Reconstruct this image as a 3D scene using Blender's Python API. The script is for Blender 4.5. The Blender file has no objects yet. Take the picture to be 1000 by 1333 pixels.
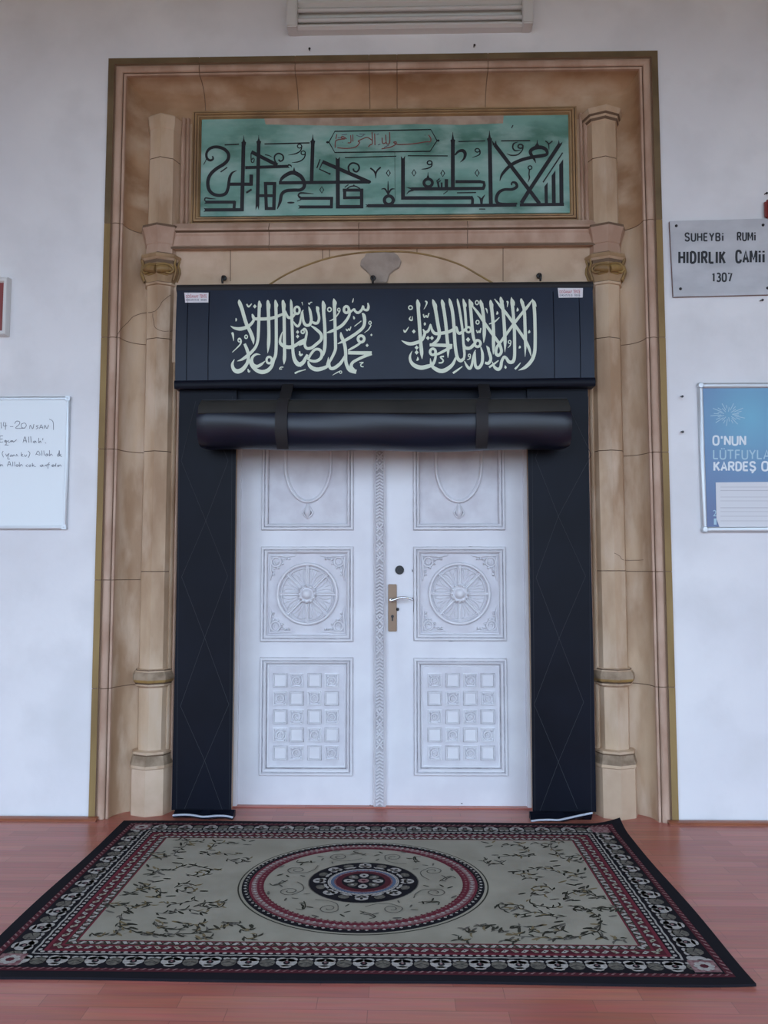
import bpy, bmesh, math, random
from math import pi, sin, cos, sqrt
from mathutils import Vector, Matrix
from mathutils.bvhtree import BVHTree
random.seed(7)
C = bpy.context.scene.collection
# ------------------------------------------------------------------ camera, light, exposure
F, YAW, PITCH, ROLL = 994.4, 0.0205, 0.0722, -0.0006
CAM = Vector((0.0987, -4.0998, 1.3207))
fw = Vector((-sin(YAW)*cos(PITCH), cos(YAW)*cos(PITCH), sin(PITCH)))
rt0 = Vector((cos(YAW), sin(YAW), 0)); up0 = rt0.cross(fw)
rt = rt0*cos(ROLL)+up0*sin(ROLL); up = up0*cos(ROLL)-rt0*sin(ROLL)
cd = bpy.data.cameras.new('camera'); cam = bpy.data.objects.new('camera', cd); C.objects.link(cam)
cd.sensor_fit = 'HORIZONTAL'; cd.sensor_width = 36; cd.lens = F*36/1000; cd.clip_start = .05
m = Matrix((rt, up, -fw)).transposed().to_4x4(); m.translation = CAM; cam.matrix_world = m
bpy.context.scene.camera = cam
vs = bpy.context.scene.view_settings
vs.view_transform = 'Standard'; vs.look = 'None'; vs.gamma = 1; vs.exposure = 0.0
w = bpy.data.worlds.new('sky'); bpy.context.scene.world = w; w.use_nodes = True
bg = w.node_tree.nodes['Background']; bg.inputs[0].default_value = (.69, .87, 1.11, 1); bg.inputs[1].default_value = 3.3

def ray(px, py): return (rt*((px-500)/F) - up*((py-666.5)/F) + fw)
def P(px, py, Y=0.0):                      # pixel -> point on the vertical plane at depth Y
    d = ray(px, py); return CAM + d*((Y-CAM.y)/d.y)
def PF(px, py, Z=0.0):                     # pixel -> point on the horizontal plane at height Z
    d = ray(px, py); return CAM + d*((Z-CAM.z)/d.z)

# ------------------------------------------------------------------ materials
def srgb(r, g, b):
    f = lambda c: (c/12.92 if c <= .04045 else ((c+.055)/1.055)**2.4)
    return (f(r/255), f(g/255), f(b/255), 1)
def mat(name, col, rough=.6, metal=0, spec=.5, var=None, scale=6, stretch=(1,1,1), bump=0, bscale=60, var2=None, scale2=2.0, lo=.38, hi=.62, coat=0):
    m = bpy.data.materials.new(name); m.use_nodes = True
    nt = m.node_tree; b = nt.nodes['Principled BSDF']; L = nt.links
    b.inputs['Base Color'].default_value = col; b.inputs['Roughness'].default_value = rough
    b.inputs['Metallic'].default_value = metal; b.inputs['Specular IOR Level'].default_value = spec
    b.inputs['Coat Weight'].default_value = coat
    tc = nt.nodes.new('ShaderNodeTexCoord'); mp = nt.nodes.new('ShaderNodeMapping'); L.new(tc.outputs['Object'], mp.inputs[0])
    mp.inputs['Scale'].default_value = stretch
    def layer(c2, sc, prev, lo, hi, det=6):
        n = nt.nodes.new('ShaderNodeTexNoise'); n.inputs['Scale'].default_value = sc; n.inputs['Detail'].default_value = det
        L.new(mp.outputs[0], n.inputs['Vector'])
        r = nt.nodes.new('ShaderNodeMapRange'); r.inputs[1].default_value = lo; r.inputs[2].default_value = hi
        L.new(n.outputs['Fac'], r.inputs[0])
        x = nt.nodes.new('ShaderNodeMix'); x.data_type = 'RGBA'
        L.new(r.outputs[0], x.inputs['Factor'])
        if prev is None: x.inputs['A'].default_value = col
        else: L.new(prev, x.inputs['A'])
        x.inputs['B'].default_value = c2; return x.outputs['Result']
    out = None
    if var: out = layer(var, scale, None, lo, hi)
    if var2: out = layer(var2, scale2, out, .47, .72)
    if out: L.new(out, b.inputs['Base Color'])
    if bump:
        n = nt.nodes.new('ShaderNodeTexNoise'); n.inputs['Scale'].default_value = bscale; n.inputs['Detail'].default_value = 5
        L.new(tc.outputs['Object'], n.inputs['Vector'])
        bp = nt.nodes.new('ShaderNodeBump'); bp.inputs['Strength'].default_value = bump; bp.inputs['Distance'].default_value = .01
        L.new(n.outputs['Fac'], bp.inputs['Height']); L.new(bp.outputs[0], b.inputs['Normal'])
    return m
M = {}
M['wall'] = mat('wall_paint', (.80,.80,.82,1), .75, var=(.74,.74,.77,1), scale=1.7, var2=(.70,.70,.72,1), scale2=3.3, bump=.08, bscale=25)
M['stone'] = mat('stone', (.56,.405,.27,1), .7, var=(.37,.235,.14,1), scale=3.2, stretch=(1.6,1.6,.5), var2=(.60,.46,.34,1), scale2=5.5, bump=.12, bscale=40)
M['stone_pale'] = mat('stone_pale', (.56,.41,.285,1), .7, var=(.47,.325,.22,1), scale=4, var2=(.62,.46,.34,1), scale2=6, bump=.1, bscale=40)
M['stone_pink'] = mat('stone_pink', (.52,.36,.27,1), .7, var=(.40,.25,.175,1), scale=7, stretch=(1,1,.5), bump=.1, bscale=40)
M['ochre'] = mat('ochre_edge', (.30,.20,.075,1), .7, var=(.22,.14,.05,1), scale=5, stretch=(1,1,.4), bump=.1)
M['gilt'] = mat('gilt_stone', (.33,.205,.065,1), .55, var=(.22,.13,.05,1), scale=14)
M['bulb'] = mat('brown_stone', (.38,.25,.135,1), .65, var=(.28,.175,.09,1), scale=14)
M['stone_head'] = mat('brown_head_stone', (.47,.295,.17,1), .7, var=(.33,.185,.095,1), scale=3.5, stretch=(.8,1,1.4), var2=(.54,.385,.26,1), scale2=5, bump=.12, bscale=40)  # darker, browner stone for the head and the jamb tops
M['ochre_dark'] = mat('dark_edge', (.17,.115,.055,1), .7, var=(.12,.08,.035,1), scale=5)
M['mortar_shade'] = mat('joint', (.15,.095,.06,1), .9)  # joints and cracks, and the shadow line painted on the string course
M['quirk'] = mat('grimy_quirk', (.24,.155,.10,1), .9)
M['band'] = mat('worn_band', (.37,.275,.19,1), .8, var=(.22,.155,.10,1), scale=14, bump=.3, bscale=50)
M['door_pale_grey'] = mat('pale_grey_paint', (.60,.58,.62,1), .6, var=(.68,.67,.71,1), scale=9)  # greyer paint for the panel fields behind the carving
M['door_grey'] = mat('grey_door_paint', (.36,.34,.36,1), .7, var=(.55,.53,.56,1), scale=25)  # darker grey for moulding grooves, square outlines and the strip's middle
M['patch'] = mat('grey_patch', (.36,.29,.24,1), .85, var=(.27,.215,.18,1), scale=14, bump=.3, bscale=50)
M['frame'] = mat('panel_frame_stone', (.38,.24,.115,1), .6, var=(.24,.145,.07,1), scale=5, stretch=(1,1,1))
M['teal'] = mat('teal_board', (.20,.40,.345,1), .5, var=(.075,.20,.155,1), scale=2.4, stretch=(1,1,2.2), var2=(.36,.52,.48,1), scale2=3.5, lo=.42, hi=.66)
M['bare'] = mat('bare_plaster', (.46,.35,.27,1), .8, var=(.36,.26,.2,1), scale=12)
M['black'] = mat('black_paint', (.012,.013,.018,1), .45)
M['red'] = mat('red_paint', (.22,.065,.06,1), .6)
M['navy'] = mat('navy_vinyl', (.010,.0145,.029,1), .42, spec=.26, var=(.013,.021,.042,1), scale=2.2, bump=.05, bscale=300)
M['vinyl'] = mat('black_vinyl', (.004,.005,.010,1), .42, spec=.12, var=(.0055,.007,.014,1), scale=3, bump=.06, bscale=300)
M['roll'] = mat('rolled_vinyl', (.0045,.006,.014,1), .32, spec=.45, var=(.006,.009,.022,1), scale=3, bump=.06, bscale=300)
M['strap'] = mat('strap_web', (.024,.022,.024,1), .6, spec=.25)
M['flap'] = mat('flap_back', (.028,.027,.025,1), .65, spec=.2, var=(.036,.034,.031,1), scale=5)
M['stitch'] = mat('stitching', (.036,.038,.046,1), .7, spec=.2)
M['cream'] = mat('cream_print', (.70,.76,.62,1), .5)
M['edge_line'] = mat('hem_sheen', (.42,.45,.52,1), .4)  # pale tone standing in for the sky's reflection on the curled hem
M['door'] = mat('door_paint', (.76,.755,.79,1), .42, var=(.70,.69,.73,1), scale=4, bump=.05, bscale=30)
M['chip'] = mat('bare_chip', (.07,.06,.06,1), .8)
M['bronze'] = mat('bronze', (.24,.165,.115,1), .42, metal=.6)
M['chrome'] = mat('chrome', (.75,.75,.77,1), .18, metal=1)
M['dark'] = mat('dark_metal', (.02,.02,.022,1), .4, metal=.3)
M['alu'] = mat('aluminium', (.58,.61,.64,1), .42, metal=.55)
M['boardwhite'] = mat('whiteboard', (.74,.79,.82,1), .2)
M['ink'] = mat('marker_ink', (.12,.13,.17,1), .6)
M['marble'] = mat('grey_marble', (.46,.47,.50,1), .3, var=(.56,.57,.60,1), scale=4, stretch=(1,1,2))
M['marble_edge'] = mat('sign_edge', (.22,.13,.11,1), .6)
M['white'] = mat('white_plastic', (.66,.66,.65,1), .4)
M['paper'] = mat('paper', (.70,.71,.74,1), .7)
M['print'] = mat('grey_print', (.50,.50,.54,1), .7)
M['sticker'] = mat('sticker_paper', (.74,.72,.75,1), .5)
M['stickred'] = mat('sticker_red', (.45,.07,.10,1), .5)
M['postwhite'] = mat('poster_white', (.74,.80,.84,1), .5)
M['postcyan'] = mat('poster_cyan', (.40,.58,.68,1), .5)
M['redplate'] = mat('red_plate', (.22,.03,.025,1), .4)
M['tube'] = mat('lamp_glass', (.62,.62,.62,1), .2)
M['skirt'] = mat('skirting_wood', (.30,.10,.05,1), .3, var=(.22,.07,.04,1), scale=9, stretch=(.3,1,1))
M['ceil'] = mat('ceiling_paint', (.27,.16,.08,1), .8)
M['sidewall'] = mat('side_wall_paint', (.52,.40,.28,1), .8)
M['paving'] = mat('paving', (.25,.175,.095,1), .8)
def floor_mat():
    m = mat('laminate', (.30,.10,.075,1), .25); nt = m.node_tree; L = nt.links; b = nt.nodes['Principled BSDF']
    tc = nt.nodes['Texture Coordinate']
    br = nt.nodes.new('ShaderNodeTexBrick'); br.offset = .37; br.inputs['Scale'].default_value = 1
    br.inputs['Color1'].default_value = (.46,.150,.105,1); br.inputs['Color2'].default_value = (.37,.100,.070,1); br.inputs['Mortar'].default_value = (.27,.09,.065,1)
    br.inputs['Mortar Size'].default_value = .0012; br.inputs['Brick Width'].default_value = .42; br.inputs['Row Height'].default_value = .066
    L.new(tc.outputs['Object'], br.inputs['Vector'])
    mp = nt.nodes.new('ShaderNodeMapping'); mp.inputs['Scale'].default_value = (1.2, 22, 1); L.new(tc.outputs['Object'], mp.inputs[0])
    n = nt.nodes.new('ShaderNodeTexNoise'); n.inputs['Scale'].default_value = 3; n.inputs['Detail'].default_value = 5; L.new(mp.outputs[0], n.inputs['Vector'])
    x = nt.nodes.new('ShaderNodeMix'); x.data_type = 'RGBA'; x.blend_type = 'OVERLAY'; x.inputs['Factor'].default_value = .35
    L.new(br.outputs[0], x.inputs['A']); L.new(n.outputs['Color'], x.inputs['B'])
    h = nt.nodes.new('ShaderNodeHueSaturation'); h.inputs['Saturation'].default_value = .95; L.new(x.outputs['Result'], h.inputs['Color'])
    L.new(h.outputs[0], b.inputs['Base Color']); b.inputs['Roughness'].default_value = .3; b.inputs['Specular IOR Level'].default_value = .36
    return m
M['floor'] = floor_mat()
def poster_mat():
    m = mat('poster_print', (.05,.12,.3,1), .45); nt = m.node_tree; L = nt.links; b = nt.nodes['Principled BSDF']
    tc = nt.nodes['Texture Coordinate']
    g = nt.nodes.new('ShaderNodeTexGradient'); g.gradient_type = 'SPHERICAL'
    mp = nt.nodes.new('ShaderNodeMapping'); mp.inputs['Location'].default_value = (-.13*1.9, 0, -.62*1.7); mp.inputs['Scale'].default_value = (1.9, 0, 1.7)
    L.new(tc.outputs['Object'], mp.inputs[0]); L.new(mp.outputs[0], g.inputs[0])
    r = nt.nodes.new('ShaderNodeValToRGB'); e = r.color_ramp.elements
    e[0].color = (.125,.175,.33,1); e[1].color = (.16,.43,.60,1); x = e.new(.45); x.color = (.135,.255,.44,1)
    L.new(g.outputs['Fac'], r.inputs[0]); L.new(r.outputs[0], b.inputs['Base Color'])
    return m
M['poster'] = poster_mat()

# ------------------------------------------------------------------ mesh helpers
def origin(o):
    v = Vector((0,0,0))
    while o: v += o.location; o = o.parent
    return v
class MB:
    def __init__(s): s.v = []; s.f = []; s.m = []
    def add(s, vs, fs, mi=0):
        k = len(s.v); s.v += [Vector(v) for v in vs]
        for f in fs: s.f.append([i+k for i in f]); s.m.append(mi)
    def box(s, a, b, mi=0):
        (x0,y0,z0),(x1,y1,z1) = a,b
        s.add([(x0,y0,z0),(x1,y0,z0),(x1,y1,z0),(x0,y1,z0),(x0,y0,z1),(x1,y0,z1),(x1,y1,z1),(x0,y1,z1)],
              [(0,3,2,1),(4,5,6,7),(0,1,5,4),(1,2,6,5),(2,3,7,6),(3,0,4,7)], mi)
    def rings(s, R, closed=False, caps=True, mi=0, loop=False, mfun=None):
        n = len(R[0]); vs = [p for r in R for p in r]; k = len(s.v); s.v += [Vector(v) for v in vs]
        rr = range(len(R)) if loop else range(len(R)-1)
        for i in rr:
            j = (i+1) % len(R)
            for a in range(n if closed else n-1):
                b = (a+1) % n
                s.f.append([k+i*n+a, k+i*n+b, k+j*n+b, k+j*n+a]); s.m.append(mfun(i,a) if mfun else mi)
        if caps and not loop:
            s.f.append([k+a for a in range(n)][::-1]); s.m.append(mi)
            s.f.append([k+(len(R)-1)*n+a for a in range(n)]); s.m.append(mi)
    def tube(s, pts, r, n=8, mi=0, caps=True, loop=False):
        pts = [Vector(p) for p in pts]; R = []; N = len(pts); prev = None
        for i,p in enumerate(pts):
            a = pts[(i-1)%N] if (loop or i>0) else pts[i]; b = pts[(i+1)%N] if (loop or i<N-1) else pts[i]
            t = (b-a).normalized() if (b-a).length > 1e-9 else Vector((0,0,1))
            h = Vector((0,1,0)) if abs(t.y) < .9 else Vector((1,0,0))
            if prev is not None and abs(t.dot(prev)) < .95: h = prev
            x = t.cross(h).normalized(); y = x.cross(t).normalized(); prev = y
            q = r[i] if isinstance(r,(list,tuple)) else r
            R.append([p + x*q*cos(2*pi*k/n) + y*q*sin(2*pi*k/n) for k in range(n)])
        s.rings(R, closed=True, caps=caps, mi=mi, loop=loop)
    def lathe(s, c, prof, n=24, axis='Z', mi=0, rot=0):
        R = []
        for r,h in prof:
            ring = []
            for k in range(n):
                a = 2*pi*k/n + rot
                if axis == 'Z': ring.append((c[0]+r*cos(a), c[1]+r*sin(a), c[2]+h))
                elif axis == 'Y': ring.append((c[0]+r*cos(a), c[1]+h, c[2]+r*sin(a)))
                else: ring.append((c[0]+h, c[1]+r*cos(a), c[2]+r*sin(a)))
            R.append(ring)
        s.rings(R, closed=True, mi=mi)
    def slab(s, pts, back, mi=0, mside=None):            # front polygon and the same outline moved to depth `back`
        n = len(pts); f = [Vector(p) for p in pts]; b = [Vector((p.x, back, p.z)) for p in f]
        s.add(f+b, [list(range(n))], mi); k = len(s.v)-2*n
        s.f.append([k+n+i for i in range(n)][::-1]); s.m.append(mi)
        for i in range(n):
            j = (i+1)%n; s.f.append([k+i,k+n+i,k+n+j,k+j]); s.m.append(mi if mside is None else mside)
    def build(s, name, mats, parent=None, smooth=None, bevel=0, kind=None, seg=2):
        me = bpy.data.meshes.new(name); o = bpy.data.objects.new(name, me); C.objects.link(o)
        off = origin(parent) if parent else Vector((0,0,0))
        me.from_pydata([tuple(v-off) for v in s.v], [], s.f)
        if not isinstance(mats,(list,tuple)): mats = [mats]
        for q in mats: me.materials.append(q)
        for p,i in zip(me.polygons, s.m): p.material_index = i
        bm = bmesh.new(); bm.from_mesh(me); bmesh.ops.recalc_face_normals(bm, faces=bm.faces)
        if bevel:
            es = [e for e in bm.edges if len(e.link_faces)==2 and e.calc_face_angle(0) > .6]
            bmesh.ops.bevel(bm, geom=es, offset=bevel, segments=seg, affect='EDGES', clamp_overlap=True)
        bm.to_mesh(me); bm.free()
        if smooth is not None:
            for p in me.polygons: p.use_smooth = True
            me.set_sharp_from_angle(angle=math.radians(smooth))
        if parent: o.parent = parent
        if kind: o['kind'] = kind
        return o
    def flat(s, name, mats, parent=None, kind=None):      # paint layers: keep the faces turned to the viewer
        me = bpy.data.meshes.new(name); o = bpy.data.objects.new(name, me); C.objects.link(o)
        off = origin(parent) if parent else Vector((0,0,0))
        me.from_pydata([tuple(v-off) for v in s.v], [], s.f)
        for q in (mats if isinstance(mats,(list,tuple)) else [mats]): me.materials.append(q)
        for p,i in zip(me.polygons, s.m): p.material_index = i
        if parent: o.parent = parent
        if kind: o['kind'] = kind
        return o
def root(name, loc, label, cat, group=None, kind=None):
    o = bpy.data.objects.new(name, None); C.objects.link(o); o.location = loc; o.empty_display_size = .1
    tag(o, label, cat, group, kind); return o
def tag(o, label, cat, group=None, kind=None):
    if label: o['label'] = label
    if cat: o['category'] = cat
    if group: o['group'] = group
    if kind: o['kind'] = kind
    return o
def spline(pts, sub=5, loop=False):
    n = len(pts)
    if n < 3: return [tuple(p) for p in pts]
    out = []
    for i in range(n if loop else n-1):
        p0 = pts[(i-1)%n] if (loop or i>0) else pts[i]; p1 = pts[i]; p2 = pts[(i+1)%n]; p3 = pts[(i+2)%n] if (loop or i<n-2) else pts[i+1]
        for k in range(sub):
            t = k/sub
            out.append(tuple(.5*((2*b)+(c-a)*t+(2*a-5*b+4*c-d)*t*t+(3*b-a-3*c+d)*t**3) for a,b,c,d in zip(p0,p1,p2,p3)))
    if not loop: out.append(tuple(pts[-1]))
    return out
RIB = [0, Vector((0,-1,0))]
def ribbon(mb, pts, w, fn, mi=0, smooth=True, loop=False):
    """flat brush stroke: pts (x,y) or (x,y,w) in stroke units; fn maps (x,y) to a 3D point"""
    pts = [(p[0],p[1],p[2] if len(p)>2 else w) for p in pts]
    q = spline(pts, 5, loop) if smooth else pts
    if loop: q = q+[q[0]]
    n = len(q); L = []; R = []
    for i in range(n):
        if loop: a = q[i-1] if i>0 else q[-2]; b = q[(i+1)%n] if i<n-1 else q[1]
        else: a = q[max(0,i-1)]; b = q[min(n-1,i+1)]
        dx, dy = b[0]-a[0], b[1]-a[1]; l = sqrt(dx*dx+dy*dy) or 1; h = q[i][2]/2
        nx, ny = -dy/l*h, dx/l*h
        L.append(fn(q[i][0]+nx, q[i][1]+ny)); R.append(fn(q[i][0]-nx, q[i][1]-ny))
    RIB[0] = (RIB[0]+1) % 40; lay = RIB[1]*(RIB[0]*.00002)      # each stroke of paint lies on the one before
    k = len(mb.v); mb.v += [Vector(v)+lay for v in L+R]
    for i in range(n-1): mb.f.append([k+i, k+i+1, k+n+i+1, k+n+i]); mb.m.append(mi)
def blob(mb, x, y, rx, ry, fn, mi=0, n=12, rot=0):
    vs = []
    for k in range(n):
        a = 2*pi*k/n; u, v = rx*cos(a), ry*sin(a)
        vs.append(fn(x+u*cos(rot)-v*sin(rot), y+u*sin(rot)+v*cos(rot)))
    mb.add(vs, [list(range(n))], mi)
def circ(mb, x, y, rx, ry, w, fn, mi=0, n=14):
    ribbon(mb, [(x+rx*cos(2*pi*k/n), y+ry*sin(2*pi*k/n)) for k in range(n)], w, fn, mi, loop=True)
def text_mesh(mb, s, box, fn, mi=0, bold=0.0, shear=0):
    """letters of the built-in font laid into the box (x0,y0,x1,y1)"""
    cu = bpy.data.curves.new('letters','FONT'); cu.body = s; cu.offset = bold; cu.shear = shear; cu.resolution_u = 4
    o = bpy.data.objects.new('letters', cu); C.objects.link(o)
    dg = bpy.context.evaluated_depsgraph_get(); me = bpy.data.meshes.new_from_object(o.evaluated_get(dg))
    xs = [v.co.x for v in me.vertices]; ys = [v.co.y for v in me.vertices]
    if xs:
        x0,x1,y0,y1 = min(xs),max(xs),min(ys),max(ys)
        vs = [fn(box[0]+(v.co.x-x0)/(x1-x0)*(box[2]-box[0]), box[3]-(v.co.y-y0)/(y1-y0)*(box[3]-box[1])) for v in me.vertices]
        mb.add(vs, [list(p.vertices) for p in me.polygons], mi)
    bpy.data.objects.remove(o); bpy.data.curves.remove(cu); bpy.data.meshes.remove(me)
GLYPH = {'S':[([(.92,.2),(.75,.03),(.5,0),(.2,.05),(.06,.22),(.2,.42),(.5,.5),(.8,.58),(.94,.78),(.78,.96),(.5,1),(.22,.96),(.05,.8)],1)],'U':[([(.05,0),(.05,.6),(.1,.88),(.3,1),(.7,1),(.9,.88),(.95,.6),(.95,0)],1)],
 'H':[([(.05,0),(.05,1)],0),([(.95,0),(.95,1)],0),([(.05,.49),(.95,.49)],0)],'E':[([(.95,.03),(.08,.03)],0),([(.08,0),(.08,1)],0),([(.08,.49),(.85,.49)],0),([(.08,.97),(.95,.97)],0)],
 'Y':[([(.03,0),(.5,.52)],0),([(.97,0),(.5,.52),(.5,1)],0)],'B':[([(.08,0),(.08,1)],0),([(.08,.03),(.6,.03),(.85,.1),(.88,.27),(.75,.44),(.55,.48),(.08,.48)],1),([(.5,.48),(.8,.54),(.94,.74),(.82,.93),(.6,.97),(.08,.97)],1)],
 'i':[([(.5,.30),(.5,1)],0),([(.5,0),(.5,.15)],0)],'R':[([(.08,0),(.08,1)],0),([(.08,.03),(.6,.03),(.86,.1),(.9,.28),(.78,.46),(.55,.5),(.08,.5)],1),([(.5,.5),(.95,1)],0)],
 'M':[([(.05,1),(.05,0)],0),([(.08,0),(.5,.75),(.92,0)],0),([(.95,0),(.95,1)],0)],'D':[([(.08,0),(.08,1)],0),([(.08,.03),(.5,.03),(.82,.14),(.93,.4),(.93,.6),(.82,.86),(.5,.97),(.08,.97)],1)],
 'I':[([(.5,0),(.5,1)],0)],'L':[([(.08,0),(.08,1)],0),([(.08,.97),(.95,.97)],0)],'K':[([(.08,0),(.08,1)],0),([(.92,0),(.1,.6)],0),([(.38,.4),(.95,1)],0)],
 'C':[([(.93,.25),(.82,.06),(.5,0),(.18,.06),(.06,.3),(.06,.7),(.18,.94),(.5,1),(.82,.94),(.93,.75)],1)],'A':[([(.03,1),(.5,0),(.97,1)],0),([(.2,.68),(.8,.68)],0)],
 'O':[([(.5,0),(.17,.07),(.05,.3),(.05,.7),(.17,.93),(.5,1),(.83,.93),(.95,.7),(.95,.3),(.83,.07)],2)],'N':[([(.06,1),(.06,0)],0),([(.06,0),(.94,1)],0),([(.94,1),(.94,0)],0)],
 'T':[([(0,.03),(1,.03)],0),([(.5,0),(.5,1)],0)],'F':[([(.08,0),(.08,1)],0),([(.08,.03),(.95,.03)],0),([(.08,.5),(.85,.5)],0)],'1':[([(.2,.2),(.6,.02),(.6,1)],0)],
 '3':[([(.08,.06),(.6,.03),(.88,.2),(.7,.42),(.4,.46)],1),([(.4,.46),(.8,.54),(.93,.76),(.75,.96),(.4,1),(.06,.9)],1)],'7':[([(.03,.03),(.95,.03),(.4,1)],0)],"'":[([(.5,0),(.5,.3)],0)]}
GLYPH['0'] = GLYPH['O']; GLYPH['Ü'] = GLYPH['U']+[([(.3,-.22),(.3,-.09)],0),([(.7,-.22),(.7,-.09)],0)]; GLYPH['Ş'] = GLYPH['S']+[([(.5,1),(.58,1.12),(.45,1.22),(.3,1.2)],0)]
GW = {'i':.35,'I':.3,"'":.35,'M':1.25,'1':.75,'L':.85,'E':.9,'F':.85}
def letters(mb, t, box, fn, wd, mi=0, gap=.42):       # monoline capitals drawn with the brush
    ws = [GW.get(c_,1.) for c_ in t]; tot = sum(ws)+gap*(len(t)-1); k = (box[2]-box[0]-wd)/tot; x = box[0]+wd/2; h = box[3]-box[1]-wd
    for c_,w_ in zip(t,ws):
        for pts,sm in GLYPH[c_]: ribbon(mb, [(x+a*w_*k, box[1]+wd/2+b*h) for a,b in pts], wd, fn, mi, smooth=bool(sm), loop=(sm==2))
        x += (w_+gap)*k
def rect_ring(mb, x0, x1, z0, z1, Y, prof, mi=0, mfun=None):   # moulding swept round a rectangle; prof (inset, height towards the viewer)
    R = []
    for c in ((0,0),(1,0),(1,1),(0,1)):
        ring = []
        for u,h in prof:
            ring.append((x0+u if c[0]==0 else x1-u, Y-h, z0+u if c[1]==0 else z1-u))
        R.append(ring)
    mb.rings(R, closed=False, loop=True, mi=mi, mfun=mfun)

# ------------------------------------------------------------------ room shell
HX, TOP = 1.54, 4.1885
CZ, SHADE_BEAM = 4.74, 4.3  # front beam is unseen, added and lowered to darken the wall top
fl = MB(); fl.box((-6,-5.0,-.1),(6,.4,0)); fl.build('floor', M['floor'], kind='structure')
g = MB(); g.box((-40,-45,-.35),(40,-5.0,-.25)); g.build('ground', M['paving'], kind='structure')
c = MB(); c.box((-6,-5.0,CZ),(6,.4,CZ+.25)); c.box((-6,-5.0,SHADE_BEAM),(6,-4.75,CZ)); c.build('ceiling', M['ceil'], kind='structure')
for nm,xa in (('wall_left',-6.2),('wall_right',6.0)):
    c = MB(); c.box((xa,-5.0,-.1),(xa+.2,.4,CZ+.25)); c.build(nm, M['sidewall'], kind='structure')
wl = MB(); e = .003
wl.add([(-6,0,0),(-HX-e,0,0),(-HX-e,0,TOP+e),(HX+e,0,TOP+e),(HX+e,0,0),(6,0,0),(6,0,CZ),(-6,0,CZ),(-HX-e,0,CZ),(HX+e,0,CZ),(-6,0,TOP+e),(6,0,TOP+e)],
       [(0,1,2,10),(4,5,11,3),(10,2,8,7),(2,3,9,8),(3,11,6,9)])
n = len(wl.v); wl.add([v+Vector((0,.4,0)) for v in wl.v], [(0,10,2,1),(4,3,11,5),(10,7,8,2),(2,8,9,3),(3,9,6,11)])
for a,b in ((0,1),(1,2),(2,3),(3,4),(4,5),(5,11),(11,6),(6,9),(9,8),(8,7),(7,10),(10,0)): wl.f.append([a,b,b+n,a+n]); wl.m.append(0)
wl.build('wall_back', M['wall'], kind='structure')
for nm,x0,x1 in (('baseboard_left',-6,-HX+.055),('baseboard_right',HX-.06,6)):
    b = MB(); R = [[(x,-.002,0.0),(x,-.040,0.0),(x,-.040,.006),(x,-.034,.012),(x,-.020,.016),(x,-.002,.017)] for x in (x0,x1)]
    b.rings(R, closed=True)
    o = b.build(nm, M['skirt'], kind='structure')
    o.location.y = -.014

# ------------------------------------------------------------------ stone portal
portal = root('stone_portal', (0,0,0), 'tall carved sandstone portal with twin columns framing the white double door', 'portal')
prof = [(0,.05),(0,-.014),(.034,-.014),(.036,-.003),(.043,-.003)]
matix = [0,0,1,1]      # ochre, joint, pink bead, stone
for k in range(9):
    a = pi*k/8; prof.append((.0625-.0195*cos(a), -.004-.012*sin(a)))
NB = len(prof)
prof += [(.084,.004),(.087,.004),(.087,-.004),(.099,-.004),(.101,.010)]
for k in range(1,13):
    a = pi/2*k/12; prof.append((.231-.13*cos(a), .010+.128*sin(a)))
prof += [(.30,.138),(.46,.138),(.46,.30)]
NP = len(prof)
nrm = []
for i in range(NP):
    a = prof[max(0,i-1)]; b = prof[min(NP-1,i+1)]; dx,dy = b[0]-a[0], b[1]-a[1]; l = sqrt(dx*dx+dy*dy) or 1
    nrm.append((-dy/l, dx/l))
def pmat(j):
    if j < 2: return 0
    if j in (2,3): return 1
    if 4 <= j < NB-1: return 2
    if j in (NB-1,NB): return 1
    if j < NB+4: return 2
    return 3
def jamb_ring(side, z, ins=0.0, cut=None):
    ps = prof if cut is None else prof[:cut]
    out = []
    for (u,d),(nx,ny) in zip(ps, nrm):
        u += nx*ins; d += ny*ins
        out.append((side*(HX-u), d, z(u) if callable(z) else z))
    return out
def head_ring(x, ins, cut):
    return [(x, d+ny*ins, TOP-(u+nx*ins)) for (u,d),(nx,ny) in zip(prof[:cut], nrm)]
CUT = NP-2          # profile used on the head ends where the flat back begins
mb = MB(); R = []; flags = []
def zpx(y, x, Y=0.): return P(x,y,Y).z
jl = sorted([zpx(v,135) for v in (292,440,585,755,896)])
jr = sorted([zpx(v,865) for v in (287,440,589,744,894)])
hd = [P(v,110,.05).x for v in (263,386,481,517,634)]
def put(r, f=False): R.append(r); flags.append(f)
G = .0022
put(jamb_ring(-1, 0, 0, CUT))
for z in jl:
    put(jamb_ring(-1, z-G, 0, CUT)); put(jamb_ring(-1, z, .004, CUT), True); put(jamb_ring(-1, z+G, 0, CUT))
put(jamb_ring(-1, lambda u: TOP-u, 0, CUT))
for x in hd:
    put(head_ring(x-G,0,CUT)); put(head_ring(x,.004,CUT), True); put(head_ring(x+G,0,CUT))
put(jamb_ring(1, lambda u: TOP-u, 0, CUT))
for z in reversed(jr):
    put(jamb_ring(1, z+G, 0, CUT)); put(jamb_ring(1, z, .004, CUT), True); put(jamb_ring(1, z-G, 0, CUT))
put(jamb_ring(1, 0, 0, CUT))
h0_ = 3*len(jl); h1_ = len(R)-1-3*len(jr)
mb.rings(R, closed=False, caps=False, mfun=lambda i,a: 1 if (flags[i] or flags[i+1]) else ({3:4,0:5}.get(pmat(a),pmat(a)) if h0_<=i<h1_ else pmat(a)))
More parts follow.
